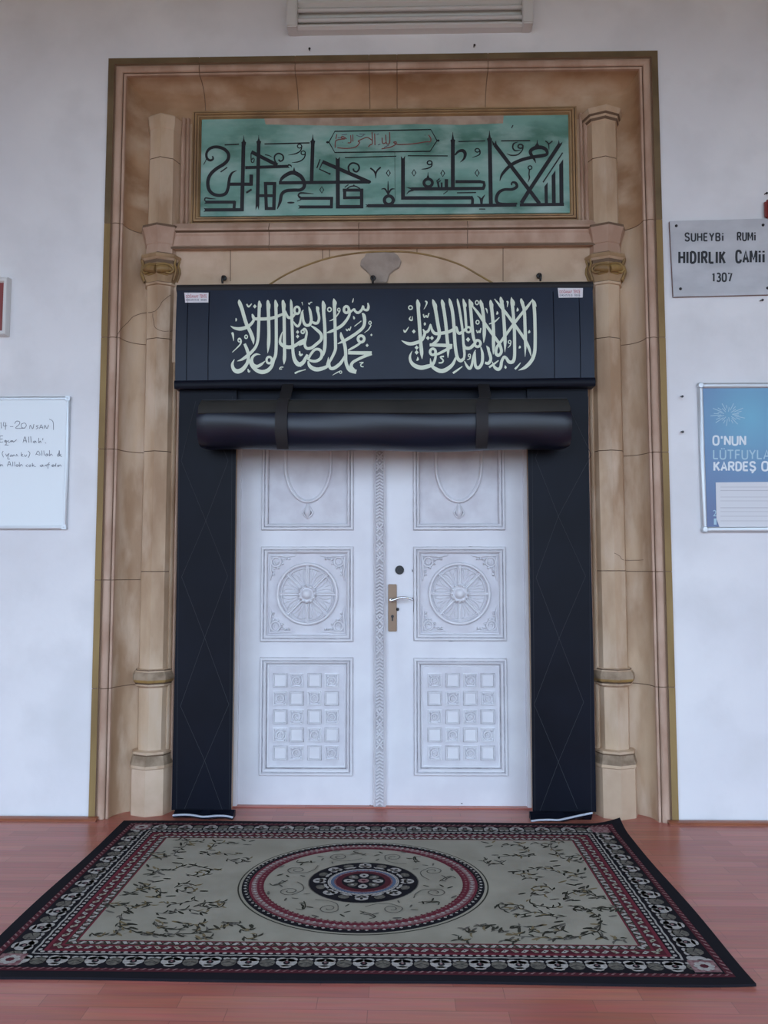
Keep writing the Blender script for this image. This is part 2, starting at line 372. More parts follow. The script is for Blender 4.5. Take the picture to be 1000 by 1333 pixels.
surround = mb.build('surround', [M['ochre'],M['quirk'],M['stone_pink'],M['stone'],M['stone_head'],M['ochre_dark']], portal, smooth=35)
# flat backing behind the columns, lintel and panel
DX0, DX1 = P(304,900,.19).x, P(691,900,.19).x       # door opening
zl = zpx(540,500,.138)
bk = MB(); YB = .1385
for a,b in ((-HX+.228, DX0),(DX1, HX-.228)): bk.box((a,YB,0),(b,.34,TOP-.2285))
bk.box((DX0,YB,zl),(DX1,.34,TOP-.2285))
backing = bk.build('jamb', M['stone'], portal)
# inner architrave beads beside the curtain
for side,px in ((-1,221.5),(1,775.5)):
    a = MB(); x = P(px,700,.1).x
    ztop = zpx(366,px,.1)
    for dx,r,mi in ((0,.014,0),(side*.022,.008,1),(side*-.024,.010,2)):
        R = []
        for z in (0,ztop): R.append([(x+dx+r*cos(pi*k/6), .139-(r*1.9)*sin(pi*k/6), z) for k in range(7)])
        a.rings(R, caps=True, mi=mi)
    a.build('architrave', [M['stone'],M['mortar_shade'],M['stone_pink']], portal, smooth=40)

def octa(cx, cy, z, R, n=8):
    return [(cx+R*sin(2*pi*k/8), cy-R*cos(2*pi*k/8), z) for k in range(8)]
stone_hits = [surround, backing]
def column(pxc, side, yoff):
    cx = P(pxc,600,.05).x; cy = .145
    zp = lambda y: P(pxc+ (0), y+yoff, .06).z
    def part(name, L, mats, parent, mfun=None):
        q = MB(); q.rings([octa(cx,cy,z,r) for z,r in L], closed=True, mfun=mfun); return q.build(name, mats, parent, smooth=28)
    q = MB(); L = [(zp(1000)-.02,.086)]
    js = [zp(894),zp(744),zp(587),zp(440)]
    for z in js: L += [(z-G,.09),(z,.0865),(z+G,.09)]
    L += [(zp(293),.096),(zp(290),.094),(zp(205)-G,.094),(zp(205),.0905),(zp(205)+G,.094),(zp(157),.094)]
    L = sorted(L)
    q.rings([octa(cx,cy,z,r) for z,r in L], closed=True, mfun=lambda i,a: 1 if (L[i][1] in (.0865,.0905) or L[i+1][1] in (.0865,.0905)) else 0)
    col = q.build('column', [M['stone'],M['mortar_shade']], portal, smooth=28)
    # slim edge fillets that run up the shaft
    # plinth and base
    b0 = [(0,.121),(zp(1042),.121),(zp(1003),.121),(zp(1001),.118)]
    part('plinth', b0, M['stone_pale'], col)
    part('base', [(zp(1001),.117),(zp(1000),.127),(zp(996),.127),(zp(990),.119),(zp(984),.112),(zp(982),.116),(zp(979),.116),(zp(977.5),.092)], [M['stone'],M['mortar_shade'],M['band']], col, lambda i,a: 2 if i in(2,3) else (1 if i==4 else 0))
    part('ring', [(zp(896),.091),(zp(893),.108),(zp(891),.110),(zp(889.5),.104),(zp(888.5),.118),(zp(885),.124),(zp(879),.122),(zp(875),.112),(zp(873.5),.106),(zp(872),.104),(zp(871),.092)], [M['stone'],M['gilt'],M['band'],M['mortar_shade']], col, lambda i,a: 3 if i in (2,8) else (1 if i in (3,4) else (2 if i in (5,6) else 0)))
    # capital: gilt bulb, collar and impost
    cap = part('capital', [(zp(371),.091),(zp(370),.101),(zp(367.5),.103),(zp(366.5),.098),(zp(363),.104),(zp(358),.116),(zp(352),.124),(zp(347),.121),(zp(343),.110),(zp(339),.113),(zp(337),.126),(zp(334),.133),(zp(332),.131),(zp(331),.116),(zp(329),.104),(zp(317.5),.101),(zp(316.5),.105),(zp(314.5),.105),(zp(312),.107),(zp(305),.116),(zp(300),.124),(zp(297),.129),(zp(294),.129),(zp(293),.09)],
        [M['stone_pink'],M['mortar_shade'],M['bulb'],M['stone']], col, lambda i,a: 1 if i in (2,8,13,21) else (2 if 3<=i<=7 or i in (10,11) else (0 if i>13 else 3)))
    s = MB()
    for fa in (-1,1):      # scroll relief on the two front faces of the bulb
        a0 = Vector((sin(0),-cos(0),0)); a1 = Vector((sin(fa*pi/4),-cos(fa*pi/4),0)); cc = Vector((cx,cy,0))
        def pt(t,z,o=.004):
            v = cc+(a0*(1-t)+a1*t)*(.122+o); return Vector((v.x,v.y,z))
        zc = zp(352); h = abs(zp(345)-zp(359))/2
        s.tube([pt(0,zc+h*.55),pt(.2,zc+h*.75),pt(.45,zc+h*.95),pt(.75,zc+h*.9),pt(.95,zc+h*.3),pt(.98,zc-h*.2),pt(.8,zc-h*.7),pt(.55,zc-h*.6)], .0065, 8)
        s.tube([pt(.02,zc-h*.25,.0),pt(.3,zc-h*.05,.003),pt(.6,zc+h*.05,.003),pt(.85,zc+h*.1)], [.020,.023,.022,.012], 10)
        s.tube([pt(.1,zc-h*.8,-.008),pt(.4,zc-h*.85,-.008),pt(.7,zc-h*.9,-.006)], .005, 8)
        a2 = Vector((sin(fa*pi/2),-cos(fa*pi/2),0))
        for t in (.15,.5):
            L_ = []
            for y_,r_ in ((337,.124),(343,.114),(348,.124),(353,.127),(359,.117),(364,.106)):
                v = cc+(a1*(1-t)+a2*t)*(r_+.003); L_.append((v.x,v.y,zp(y_)))
            s.tube(L_, .006, 6)
    s.build('scroll', M['gilt'], col, smooth=60)
    # small cap at the head
    if side > 0: t = [(zp(159),.09),(zp(157),.100),(zp(154),.107),(zp(151),.108),(zp(149),.118),(zp(145),.126),(zp(142.5),.128),(zp(141),.10)]
    else: t = [(zp(168),.09),(zp(166),.098),(zp(160),.105),(zp(155),.106),(zp(151),.108),(zp(149),.10)]
    part('cap', t, [M['stone'],M['mortar_shade']], col, lambda i,a: 1 if (side>0 and i in (1,3)) else 0)
    stone_hits.append(col); return cx
cxL = column(200,-1,0); cxR = column(797.5,1,-1)

# string course, lintel, arch line, boss
sx0, sx1 = cxL+.06, cxR-.06
zz = lambda y,Y=.06: P(500,y,Y).z
st = MB(); pr = [(.139,zz(288,.1)),(.088,zz(289,.09)),(.062,zz(294.5)),(.060,zz(297.5)),(.074,zz(299)),(.074,zz(301)),(.080,zz(305,.08)),(.082,zz(317,.08)),(.070,zz(318.5,.07)),(.070,zz(321.5,.07)),(.139,zz(323,.1))]
xs = [P(v,310,.07).x for v in (350,467,609)]
R = []; fl_ = []
def sc(x,i=0.): return [(x, y+i, z) for y,z in pr]
R.append(sc(sx0)); fl_.append(0)
for x in xs: R += [sc(x-.0016),sc(x,.006),sc(x+.0016)]; fl_ += [0,1,0]
R.append(sc(sx1)); fl_.append(0)
st.rings(R, closed=True, caps=True, mfun=lambda i,a: 1 if (fl_[i] or fl_[i+1] or a in (3,8)) else 0)  # shelf underside is coloured dark as its shadow line
stringc = st.build('string_course', [M['stone_pink'],M['mortar_shade']], portal)
YL = .106
li = MB(); li.box((sx0,YL,zpx(470,500,YL)),(sx1,.139,zz(321,YL)))
lintel = li.build('lintel', M['stone_pale'], portal)
pl = lambda Y: (lambda x,y: P(x,y,Y))
a = MB(); arc = spline([(350,371),(372,357.5),(400,345),(430,335.5),(465,329.5),(500,327.5),(535,328.5),(570,335),(600,345),(620,356),(646,371)], 5)
a.tube([P(x,y,YL) for x,y in arc], .0055, 8)
a.build('arch_bead', M['gilt'], lintel, smooth=60)
for p in ([(420,322),(420,337)],[(429,322),(429,335)],[(543,322),(543,329)],[(655,322),(655,366)],[(300,322),(300,366)]): j = MB(); ribbon(j, p, 1.0, pl(YL-.0006), smooth=False); j.flat('joint', M['mortar_shade'], lintel)
bo = MB(); bp = [(476,330),(487,328.5),(500,328),(513,328.5),(518,332),(523,340),(520,348),(513,352),(507,357),(504,368),(484,368),(482,357),(476,352),(469,346),(470,338),(475,334)]
bo.slab([P(x,y,YL-.012) for x,y in bp], YL+.001)
bo.build('broken_boss', M['patch'], portal, bevel=.004, smooth=40)

for side,pxs in ((-1,(237.5,243.5)),(1,(764,758))):
    a_ = MB()
    for px_,r in zip(pxs,(.013,.009)):
        x = P(px_,220,.12).x
        a_.rings([[(x+r*cos(pi*k_/6), .139-(r*2.0)*sin(pi*k_/6), z) for k_ in range(7)] for z in (zz(289,.09),P(500,150,.12).z)], caps=True)
    a_.build('pilaster_bead', M['stone_pink'], portal, smooth=40)
# ------------------------------------------------------------------ inscription panel
YT = .124
A0 = P(263.5,279,YT); A1 = P(738,153.5,YT)
px0, px1, pz0, pz1 = A0.x, A1.x, A0.z, A1.z
panel = root('inscription_panel', ((px0+px1)/2,.139,pz0-.06), 'long teal painted panel with black angular calligraphy in a brown moulded frame', 'panel')
f = MB(); fw_ = .062
fx0,fx1,fz0,fz1 = P(249.5,215,.117).x,P(752,215,.117).x,P(500,290.5,.117).z,P(500,141.5,.117).z
rect_ring(f, fx0,fx1,fz0,fz1, .139, [(u_*.75,h_) for u_,h_ in [(0,0),(0,.022),(.010,.026),(.014,.026),(.016,.019),(.022,.019),(.024,.034),(.036,.036),(.040,.027),(.043,.027),(.045,.031),(.054,.031),(.058,.022),(.063,.014),(.066,.010)]],
          mfun=lambda i,a: 1 if a in (3,4,8,9) else 0)
f.build('frame', [M['frame'],M['mortar_shade']], panel)
# board (flat, with the pale unpainted strip along its top edge)
bd = MB(); bd.box((px0-.012,YT,pz0-.012),(px1+.012,.1385,fz1-.030)); bd.build('board', M['teal'], panel)
s = MB(); Yp = YT-.0008
s.add([P(x,y,Yp) for x,y in ((343,150.5),(656,148),(655,160.5),(600,162.5),(540,161.5),(470,164),(400,163),(346,162))], [list(range(8))])
s.flat('bare_strip', M['bare'], panel)
k = MB(); Yk = YT-.0016
def U(ox,oy,sc,Y): return lambda x,y: P(ox+x/sc, oy+y/sc, Y)
E = U(255,150,8,Yk); Fm = U(375,150,8,Yk); Gm = U(495,150,8,Yk); H = U(615,150,7.692,Yk)
def S(fn, w, *pts, sm=True): ribbon(k, pts, w, fn, smooth=sm)
def spire(fn, x, ytop, ycol):
    ribbon(k, [(x,ytop,3),(x,ytop+35,10),(x,ycol-8,26),(x,ycol+4,52),(x,ycol+16,44),(x,ycol+34,38)], 10, fn, smooth=False)
def tail(fn, x, y, d, w=34):       # swallow-tail end of a flat stroke
    k.add([fn(x,y-w/2),fn(x,y+w/2),fn(x+d*26,y+w*.62),fn(x+d*8,y),fn(x+d*26,y-w*.62)], [[0,3,4],[0,1,3],[1,2,3]])
S(E,30,(172,425,14),(180,455,20),(148,470,24),(115,445,26),(113,390,26),(150,345,30),(215,330,32),(290,350,34),(338,400,34),(335,460,34),(290,510,36),(210,560,36),(150,620,36),(125,690,36),(135,770,36),(180,820,34),(250,835,34),(310,815,34),(335,760,32),(345,690,30),(355,640,28),(380,598,18),(425,577,6))
S(E,8,(115,440),(100,480),(80,515))
S(E,34,(345,718),(582,718),sm=False); S(E,38,(575,733),(578,618),sm=False)
S(E,40,(497,290),(480,1000),sm=False); spire(E,499,210,280)
S(E,34,(495,984),(105,986),sm=False); tail(E,105,986,-1); S(E,32,(398,968),(404,893),sm=False); S(E,32,(410,905),(110,905),sm=False); tail(E,110,905,-1,30)
S(E,14,(92,890),(100,862),(150,868),(210,872,3))
S(E,38,(655,290),(648,600),(642,940),sm=False); k.add([E(623,935),E(661,935),E(656,990),E(641,945),E(622,990)],[[0,3,4],[0,1,3],[1,2,3]]); spire(E,655,208,272)
S(E,38,(578,382),(850,520),sm=False); S(E,32,(515,546),(960,532),sm=False); tail(E,955,532,1,30)
S(E,16,(850,515),(822,470),(822,425),(860,398),(905,418),(910,460),(880,480),(862,462)); S(E,10,(575,395),(576,450),(582,490),(602,488),(608,455),(592,448),(586,465))
S(E,10,(720,412),(760,420),(800,440,3))
S(E,13,(300,310),(450,302),sm=False); S(E,13,(715,300),(1185,288),sm=False)
S(E,13,(258,592),(327,543),sm=False); S(E,20,(525,808),(582,772),sm=False)
S(E,34,(735,712),(820,712),sm=False); S(E,36,(820,695),(812,987),sm=False); S(E,32,(825,972),(720,972),sm=False); S(E,34,(735,987),(725,695),sm=False); S(E,30,(655,838),(815,838),sm=False)
S(Fm,34,(-95,705),(855,694),sm=False)
S(Fm,36,(-85,700,14),(-60,655,34),(0,612,40),(60,600,44),(130,635,42),(165,690,38),(168,745,36),(130,778,34),(60,780,34),(-20,788,34),(-66,825,34),(-82,900,32),(-112,978,6))
k.add([Fm(20,612),Fm(110,612),Fm(75,575),Fm(64,540),Fm(52,575)],[[0,1,2,3,4]]); S(Fm,14,(0,515),(30,525),(35,545,3))
S(Fm,38,(258,290),(245,705),sm=False); spire(Fm,258,200,268)
S(Fm,38,(358,484),(850,698),sm=False); blob(k,852,694,14,14,Fm)
S(Fm,42,(518,455),(520,972),sm=False); k.add([Fm(497,470),Fm(539,470),Fm(541,432),Fm(518,458),Fm(495,436)],[[0,3,4],[0,1,3],[1,2,3]])
S(Fm,36,(500,953),(785,953),sm=False); S(Fm,36,(767,970),(767,765),sm=False); S(Fm,32,(785,780),(570,780),sm=False); S(Fm,34,(590,765),(590,875),sm=False); S(Fm,30,(575,860),(760,858),sm=False)
S(Fm,13,(610,772),(645,745),(700,738),(750,765)); S(Fm,10,(590,752),(630,722)); blob(k,686,733,9,12,Fm)
S(Fm,18,(665,625),(635,580),(632,530),(670,498),(725,512),(742,552),(718,588),(688,580),(680,555))
S(Fm,16,(268,818,5),(190,812,14),(130,810,18),(108,835,18),(130,860,26)); S(Fm,32,(125,865),(465,865),sm=False); S(Fm,32,(455,850),(452,968),sm=False); S(Fm,32,(462,955),(130,955),sm=False); tail(Fm,130,955,-1,30); S(Fm,8,(95,895),(135,880))
def dia(fn,x,y): ribbon(k, [(x,y-34),(x+20,y),(x,y+34),(x-20,y)], 11, fn, smooth=False, loop=True)
dia(Fm,352,777); S(Fm,14,(360,490),(328,562),(432,610),sm=False); blob(k,434,610,11,11,Fm); S(Fm,12,(335,458),(300,552),sm=False)
for cx_,cy_,pts in ((120,322,((145,322),(130,370),(80,400),(0,416,3))),(158,392,((182,400),(165,450),(110,485),(40,492,3)))):
    circ(k,cx_,cy_,22,20,11,Fm); S(Fm,12,*pts)
S(Fm,17,(857,550),(895,580),(912,615),(913,658,5)); S(Fm,17,(966,542),(930,575),(912,615))
# cartouche
ribbon(k,[(436,171),(561,168.7),(569,183.2),(560,197),(436,198.6),(428.3,185)],1.5,pl(Yk),smooth=False,loop=True)
for x,y in ((426.5,185.2),(570.5,183)): blob(k,x,y,1.9,1.5,pl(Yk))
for p in ([(449,205.2),(516,203.4)],[(531,202.8),(583,203)],[(597,184.3),(632,183.4)]): ribbon(k,p,1.3,pl(Yk),smooth=False)
S(Gm,34,(-130,943),(1000,940),(1420,935),sm=False); tail(Gm,-130,943,-1,24); blob(k,30,910,40,10,Fm)
S(Gm,40,(238,455),(238,880),sm=False); k.add([Gm(218,465),Gm(258,465),Gm(260,420),Gm(238,452),Gm(216,426)],[[0,3,4],[0,1,3],[1,2,3]]); S(Gm,36,(220,862),(945,860),sm=False); S(Gm,30,(945,845),(962,880),(958,945))
S(Gm,34,(325,768),(1085,762),sm=False); k.add([Gm(325,752),Gm(345,785),Gm(265,748)],[[0,1,2]]); S(Gm,16,(275,825,4),(300,795,14),(345,778,22))
S(Gm,40,(757,275),(757,770),sm=False); spire(Gm,757,175,258)
S(Gm,34,(780,415,16),(815,378,26),(860,370,34),(885,400,34),(875,450,22),(832,492,3))
S(Gm,32,(785,692),(1040,692),(1080,700),(1085,730),(1075,765),sm=False)
circ(k,500,705,44,40,30,Gm); ribbon(k,[(498,592,3),(498,625,10),(498,668,42)],8,Gm,smooth=False)
S(Gm,22,(600,690),(612,760)); S(Gm,12,(585,690),(620,660)); S(Gm,12,(590,708),(630,680)); S(Gm,36,(690,665),(690,760),sm=False); S(Gm,20,(640,700),(640,755))
for q in ((85,602),(352,600),(652,605)): dia(Gm,*q)
dia(H,48,578)
circ(k,515,495,24,20,14,Gm); S(Gm,13,(540,490),(535,530),(490,555),(430,562,4))
circ(k,90,885,46,44,34,Gm); S(Gm,14,(82,685,4),(82,740,12),(84,830,18)); S(Gm,16,(12,770,5),(50,768),(84,822)); S(Gm,16,(152,768,5),(115,772),(84,822))
S(Gm,12,(800,808),(1000,805),sm=False); S(Gm,9,(658,822),(705,788))
S(H,40,(174,240),(186,905),sm=False); spire(H,172,152,232)
S(H,38,(225,295),(575,755),(672,885),sm=False); k.add([H(205,305),H(243,285),H(238,250),H(222,285),H(198,250)],[[0,3,4],[0,1,3],[1,2,3]])
S(H,38,(875,290),(570,752),(490,880),sm=False); k.add([H(858,285),H(893,300),H(905,265),H(876,285),H(866,245)],[[0,3,4],[0,1,3],[1,2,3]])
S(H,32,(475,897),(918,893),sm=False)
for x,w_,y0,dy in ((890,40,450,45),(813,38,560,45),(738,32,680,35)): k.add([H(x-w_/2,y0+dy),H(x+w_/2,y0-10),H(x+w_/2+4,905),H(x-w_/2+4,905)],[[0,1,2,3]])
S(H,13,(708,672),(905,375),sm=False)
S(H,34,(275,660,4),(300,590,26),(380,505,34),(480,452,34),(600,420,34),(700,405,36),(748,388,30),(738,345,34),(690,322,38),(620,330,38),(580,365,34),(600,412,30)); ribbon(k,[(650,245,3),(650,280,12),(648,325,70)],8,H,smooth=False); ribbon(k,[(612,425,30),(625,450,18),(637,480,3)],8,H,smooth=False)
S(H,26,(400,700,12),(390,690,14),(405,672,20),(435,680,26),(445,715,30),(400,742,28),(320,745,28),(265,775,32),(240,835,34),(258,880,30),(330,888,22),(450,884,18))
circ(k,482,312,24,20,15,H); S(H,13,(508,300),(500,350),(455,395),(390,402),(345,385,4)); S(H,15,(458,268,4),(415,285),(405,325),(430,355),(485,348,5))
S(H,13,(732,258),(762,285),(768,345,5)); S(H,13,(803,258),(765,290))
circ(k,578,525,19,18,11,H); S(H,12,(572,545),(568,590),(572,630),(555,672,4))
circ(k,50,352,22,18,11,H); S(H,12,(76,350),(70,395),(0,424,4))
S(H,12,(288,257),(580,254),sm=False); S(H,10,(68,940),(130,940),sm=False); S(H,18,(48,808,4),(80,835),(90,895)); S(H,22,(128,795,4),(98,840),(92,895)); S(H,10,(392,130),(408,100))
S(Gm,3,(152,380),(153,600),(156,900),sm=False)
k.flat('calligraphy', M['black'], panel)
k = MB(); I = U(420,160,6.25,Yk)
for q in ([(862,98),(880,125),(876,152),(835,155),(740,170),(640,176),(600,172),(578,158),(600,156),(590,178),(550,198),(480,212)],
          [(545,75),(546,160),(520,166),(514,95)],[(516,160),(490,166),(484,120)],[(424,85),(426,182)],[(402,75),(405,165),(388,178),(372,196)],
          [(400,140),(365,118),(330,128),(290,148),(302,160),(270,195),(200,208),(120,202)],[(246,95),(247,152)],[(228,100),(230,156),(205,162)],[(196,130),(165,110),(150,122),(182,130),(130,136),(105,150),(102,202)],[(116,92),(108,130)]):
    ribbon(k, q, 8, I)
k.flat('red_writing', M['red'], panel)
for q in ([(155,98),(200,92)],[(275,100),(310,112),(340,96)],[(440,95),(460,88)],[(450,180),(470,172)],[(125,120),(150,118)],[(160,158),(166,158)],[(830,100),(838,100)],[(500,200),(540,180)],[(845,180),(875,170)],[(300,90),(350,92)]): k = MB(); ribbon(k,q,6,I); k.flat('vowel_mark', M['ink'], panel)

# ------------------------------------------------------------------ door curtain
cur = root('door_curtain', (0,.05,0), 'navy and black vinyl door curtain rolled up under a calligraphy pelmet', 'curtain')
YH = 0.0
h0 = P(228,506,YH); h1 = P(771.5,372,YH)
hx0,hx1,hz0,hz1 = h0.x,h1.x,h0.z,h1.z
def bulge(X,Z):
    u = (X-hx0)/(hx1-hx0); v = (Z-hz0)/(hz1-hz0)
    return YH-.010*sin(pi*min(1,max(0,v)))*(1+.25*sin(9*u)+.2*sin(23*u+2*v))
q = MB(); NX,NZ = 60,14; R = []
for i in range(NZ+1):
    z = hz0+(hz1-hz0)*i/NZ; R.append([(hx0+(hx1-hx0)*j_/NX, bulge(hx0+(hx1-hx0)*j_/NX,z), z) for j_ in range(NX+1)])
q.rings(R, caps=False)
nb = [(hx0,.07,hz0),(hx1,.07,hz0),(hx1,.07,hz1),(hx0,.07,hz1)]
a0,a1,a2,a3 = 0,NX,NZ*(NX+1)+NX,NZ*(NX+1); kk = len(q.v); q.v += [Vector(v) for v in nb]
q.f += [[kk,kk+1,kk+2,kk+3],[a for a in range(0,NX+1)]+[kk+1,kk],[a3+a for a in range(NX+1)]+[kk+2,kk+3],[i*(NX+1) for i in range(NZ+1)]+[kk+3,kk],[i*(NX+1)+NX for i in range(NZ+1)]+[kk+2,kk+1]]; q.m += [0]*5
pel = q.build('pelmet', M['navy'], cur, smooth=40)
# top sleeve, hem and side binding of the pelmet
q = MB(); zt = hz1
R = [[(x, .032-.040*cos(pi*2*k_/14)*(.9), zt+.004+.030*sin(pi*2*k_/14)) for k_ in range(14)] for x in [hx0-.004+(hx1-hx0+.008)*i/30 for i in range(31)]]
q.rings(R, closed=True); q.build('top_sleeve', M['strap'], cur, smooth=60)
q = MB(); zb = P(500,503,YH).z
R = [[(x, -.006+.0-.010*cos(2*pi*k_/10), hz0+.022+.024*sin(2*pi*k_/10)+.002*sin(x*7)) for k_ in range(10)] for x in [hx0-.002+(hx1-hx0+.004)*i/40 for i in range(41)]]
q.rings(R, closed=True); q.build('hem', M['vinyl'], cur, smooth=60)
for px in (243,271,722,756):
    q = MB(); b0,b1 = P(px,500,YH),P(px,380,YH); R=[]
    for i in range(9):
        z=b0.z+(b1.z-b0.z)*i/8; y=bulge(b0.x,z); R.append([(b0.x-.003,y+.001,z),(b0.x,y-.003,z),(b0.x+.003,y+.001,z)])
    q.rings(R,caps=False)
    q.build('seam', M['vinyl'], pel)
def onpel(x,y):
    p = P(x,y,YH-.010)
    for _ in range(2): p = P(x,y,bulge(p.x,p.z)-.0015)
    return p
def script(name, strokes, rings, dots, ox, oy):
    mb = MB(); fn = lambda x,y: onpel(ox+x/10, oy+y/10)
    for st_ in strokes:
        w_ = st_[0]; pts = list(st_[1:])
        ribbon(mb, pts, w_, fn)
    for x,y,rx,ry,w_ in rings: circ(mb,x,y,rx,ry,w_,fn)
    for x,y,r in dots: mb.add([fn(x,y-r*1.15),fn(x+r,y),fn(x,y+r*1.15),fn(x-r,y)],[[0,1,2,3]])
    return mb
def alif(x0,y0,pts,w_=42,end=4):      # tall stroke with barbed head and pointed foot
    P_ = [(x0-8,y0-16,6),(x0,y0+25,w_)]+[(a,b,w_) for a,b in pts[:-1]]+[(pts[-1][0],pts[-1][1],end)]
    return [(w_,*P_), (20,(x0-2,y0,8),(x0+12,y0+45,40),(x0+26,y0+100,4))]
A = []; 
A += alif(160,75,[(190,180),(215,270),(250,380),(300,480),(332,570),(342,645)],46)
A += [(40,(42,403,6),(90,430,30),(160,442,46),(230,428,46),(285,400,40),(328,355,36),(346,315,34),(338,280,32),(322,248,16)),
      (38,(325,262,20),(345,305,36),(400,312,42),(480,312,42),(550,307,42),(620,290,40),(700,258,34),(775,228,24))]
A += [(40,(412,72,6),(418,110,38),(414,220),(410,350),(405,480),(397,590,36),(370,675,36),(310,748,40),(250,800,42),(190,840,30),(128,862,4)),(20,(420,85,8),(432,130,30),(440,165,4))]
A += alif(530,82,[(537,300),(541,500),(537,640),(525,758)])
A += [(40,(622,62,6),(630,110,38),(636,300),(637,600),(630,770),(602,850,40),(578,925,44),(530,980,50),(460,1003,54),(390,985,50),(332,935,44),(297,875,36),(275,815,20)),(20,(632,75,8),(645,130,34),(652,165,4)),
      (34,(432,778,4),(380,772,26),(335,800,34),(318,850,38),(335,905,40),(385,930,40),(440,905,34),(492,860,8)),
      (44,(225,635,34),(258,715,42),(276,790,40),(266,865,40),(240,920,46),(190,975,56),(130,995,58),(82,965,46),(66,900,34),(92,838,5))]
A += alif(728,80,[(740,300),(742,550),(746,750),(742,840),(738,905)])
A += [(38,(825,55,6),(832,110,34),(838,250),(845,450),(850,600),(856,750,40),(880,850,50),(930,905,58),(985,880,50),(1020,820,40),(1045,775,30)),
      (42,(718,478,8),(692,560,28),(690,625,38),(740,668,46),(810,680,48),(880,660,44),(950,612,40),(1030,570,34)),
      (28,(935,235,20),(880,250,30),(850,282,36),(800,296,36),(775,262,30),(758,205,14)),
      (28,(862,345,10),(885,385,28),(918,408,32),(945,370,30),(958,300,24),(972,225,20),(990,195,12)),
      (18,(112,300,6),(116,322,22),(112,345,6)),(30,(62,488,26),(74,520,28),(83,600,4)),(16,(140,572,14),(172,580,22),(178,620,20),(150,665,18),(65,747,8)),
      (18,(252,118,18),(278,152,22),(318,112,10)),(22,(940,732,16),(950,785,26),(980,768,20)),(22,(268,962,10),(280,998,26),(298,985,8)),
      (13,(730,940),(695,940),(680,965),(712,962)),(18,(878,1020,22),(930,995,20),(1020,972,8)),(12,(972,92),(982,135,4)),(12,(1056,100),(1066,122),(1082,98),(1104,95))]
RA = [(545,848,34,42,30),(908,200,34,46,30),(245,545,18,22,14),(158,588,18,24,14)]
DA = [(358,148,24),(915,482,22),(915,540,22)]
# second half (origin 94 px further right)
B = [(34,(1058,150,8),(1075,200,34),(1088,270,36),(1092,335,38),(1070,388,38),(1022,392,38),(992,345,34),(982,260,24),(980,205,14)),
     (34,(1158,148,6),(1172,195,34),(1188,250,34),(1194,310,34),(1175,362,36),(1135,366,36),(1100,345,26)),(16,(1158,150,6),(1182,170,30),(1192,215,4))]
B += alif(1250,90,[(1256,250),(1268,400),(1273,600),(1265,710),(1255,795)])
B += [(40,(1385,45,6),(1392,95,42),(1398,250),(1404,450),(1409,640),(1404,720,38),(1362,815,36),(1325,885,34),(1340,950,40),(1390,952,44),(1460,902,42),(1500,850,36),(1528,785,14)),(18,(1392,55,8),(1408,100,34),(1415,140,4)),
      (40,(1316,808,5),(1306,890,32),(1290,935,42),(1190,968,52),(1120,958,52),(1070,918,42),(1052,862,20)),
      (16,(1470,205,10),(1450,235),(1420,278),(1370,322),(1328,338,6)),
      (34,(1598,190,24),(1588,262,32),(1550,330,36),(1490,398,40),(1420,440,40),(1340,478,32),(1288,494,6)),
      (30,(1600,225,26),(1650,185,26),(1662,208,30),(1702,232,34),(1748,195,32),(1768,145,26),(1778,185,28),(1822,196,34),(1838,150,32),(1828,102,14)),
      (13,(1642,42,5),(1636,75,16),(1628,98,12)),(20,(1640,272,4),(1650,300,26),(1648,318,8)),
      (42,(1755,238,16),(1778,268,44),(1788,340,42),(1768,420,40),(1690,492,40),(1600,552,40),(1520,598,36),(1436,636,10)),
      (12,(1745,338),(1655,408)),(13,(1545,440),(1560,466),(1580,440),(1592,462),(1610,412)),
      (42,(1478,485,12),(1488,545,44),(1522,625,44),(1540,730,42),(1542,850,42),(1560,925,44),(1600,978,54),(1680,1000,56)),
      (30,(1735,622,24),(1690,655,30),(1630,690,30),(1572,722,20)),(45,(1572,752,44),(1880,756,46)),(40,(1878,762,44),(1800,792,40),(1700,838,36),(1632,880,38),(1612,935,44),(1650,988,50)),
      (13,(1872,392),(1838,450),(1785,492,5)),(13,(1722,882),(1770,878),(1738,905),(1745,930),(1775,935)),
      (36,(1050,850,26),(1082,780,32),(1140,712,34),(1200,712,36),(1232,760,40),(1215,825,40),(1150,862,38),(1075,850,32),(1030,800,12)),
      (36,(1088,400,12),(1150,442,36),(1218,508,40),(1222,578,40),(1162,638,40),(1092,690,40),(1032,692,38),(1008,640,34),(1022,560,32),(1034,485,28),(1008,440,26),(975,462,24)),
      (34,(1020,600,26),(985,630,30),(930,655,20)),(14,(1370,1045,5),(1420,1015,14),(1470,990,12)),(16,(940,995),(1020,968,8)),(30,(940,925,40),(1000,852,30),(1030,790,16))]
RB = [(1330,190,24,26,15),(1452,192,16,20,13),(1550,190,32,42,34),(1742,572,40,42,36),(1858,362,16,20,12),(982,478,20,22,20),(1476,1005,14,16,10)]
DB = [(1876,520,15),(1820,656,20),(945,772,18)]
sc1 = script('calligraphy', A+B, RA+RB, DA+DB, 296, 384); 
o1 = sc1.flat('calligraphy', M['cream'], pel)
o1['label'] = 'cream cursive calligraphy at the left'
Cc = alif(240,72,[(248,200),(262,400),(276,600),(290,750),(296,835)],44)
Cc += [(40,(28,593,5),(90,625,36),(150,636,44),(230,618,44),(288,590,40),(320,540,38),(330,490,34),(308,445,14)),
       (36,(312,470,26),(345,485,34),(382,458,32),(405,380,14),(425,455,34),(468,502,40),(560,496,42),(640,480,42),(700,450,38),(742,415,22),(758,478,36),(785,500,38),(835,468,34),(872,430,28))]
Cc += [(44,(432,55,6),(448,100,42),(472,200),(500,370),(520,490),(508,570,38),(455,625,36),(395,655,16)),(18,(448,75,8),(470,130,36),(490,180,4))]
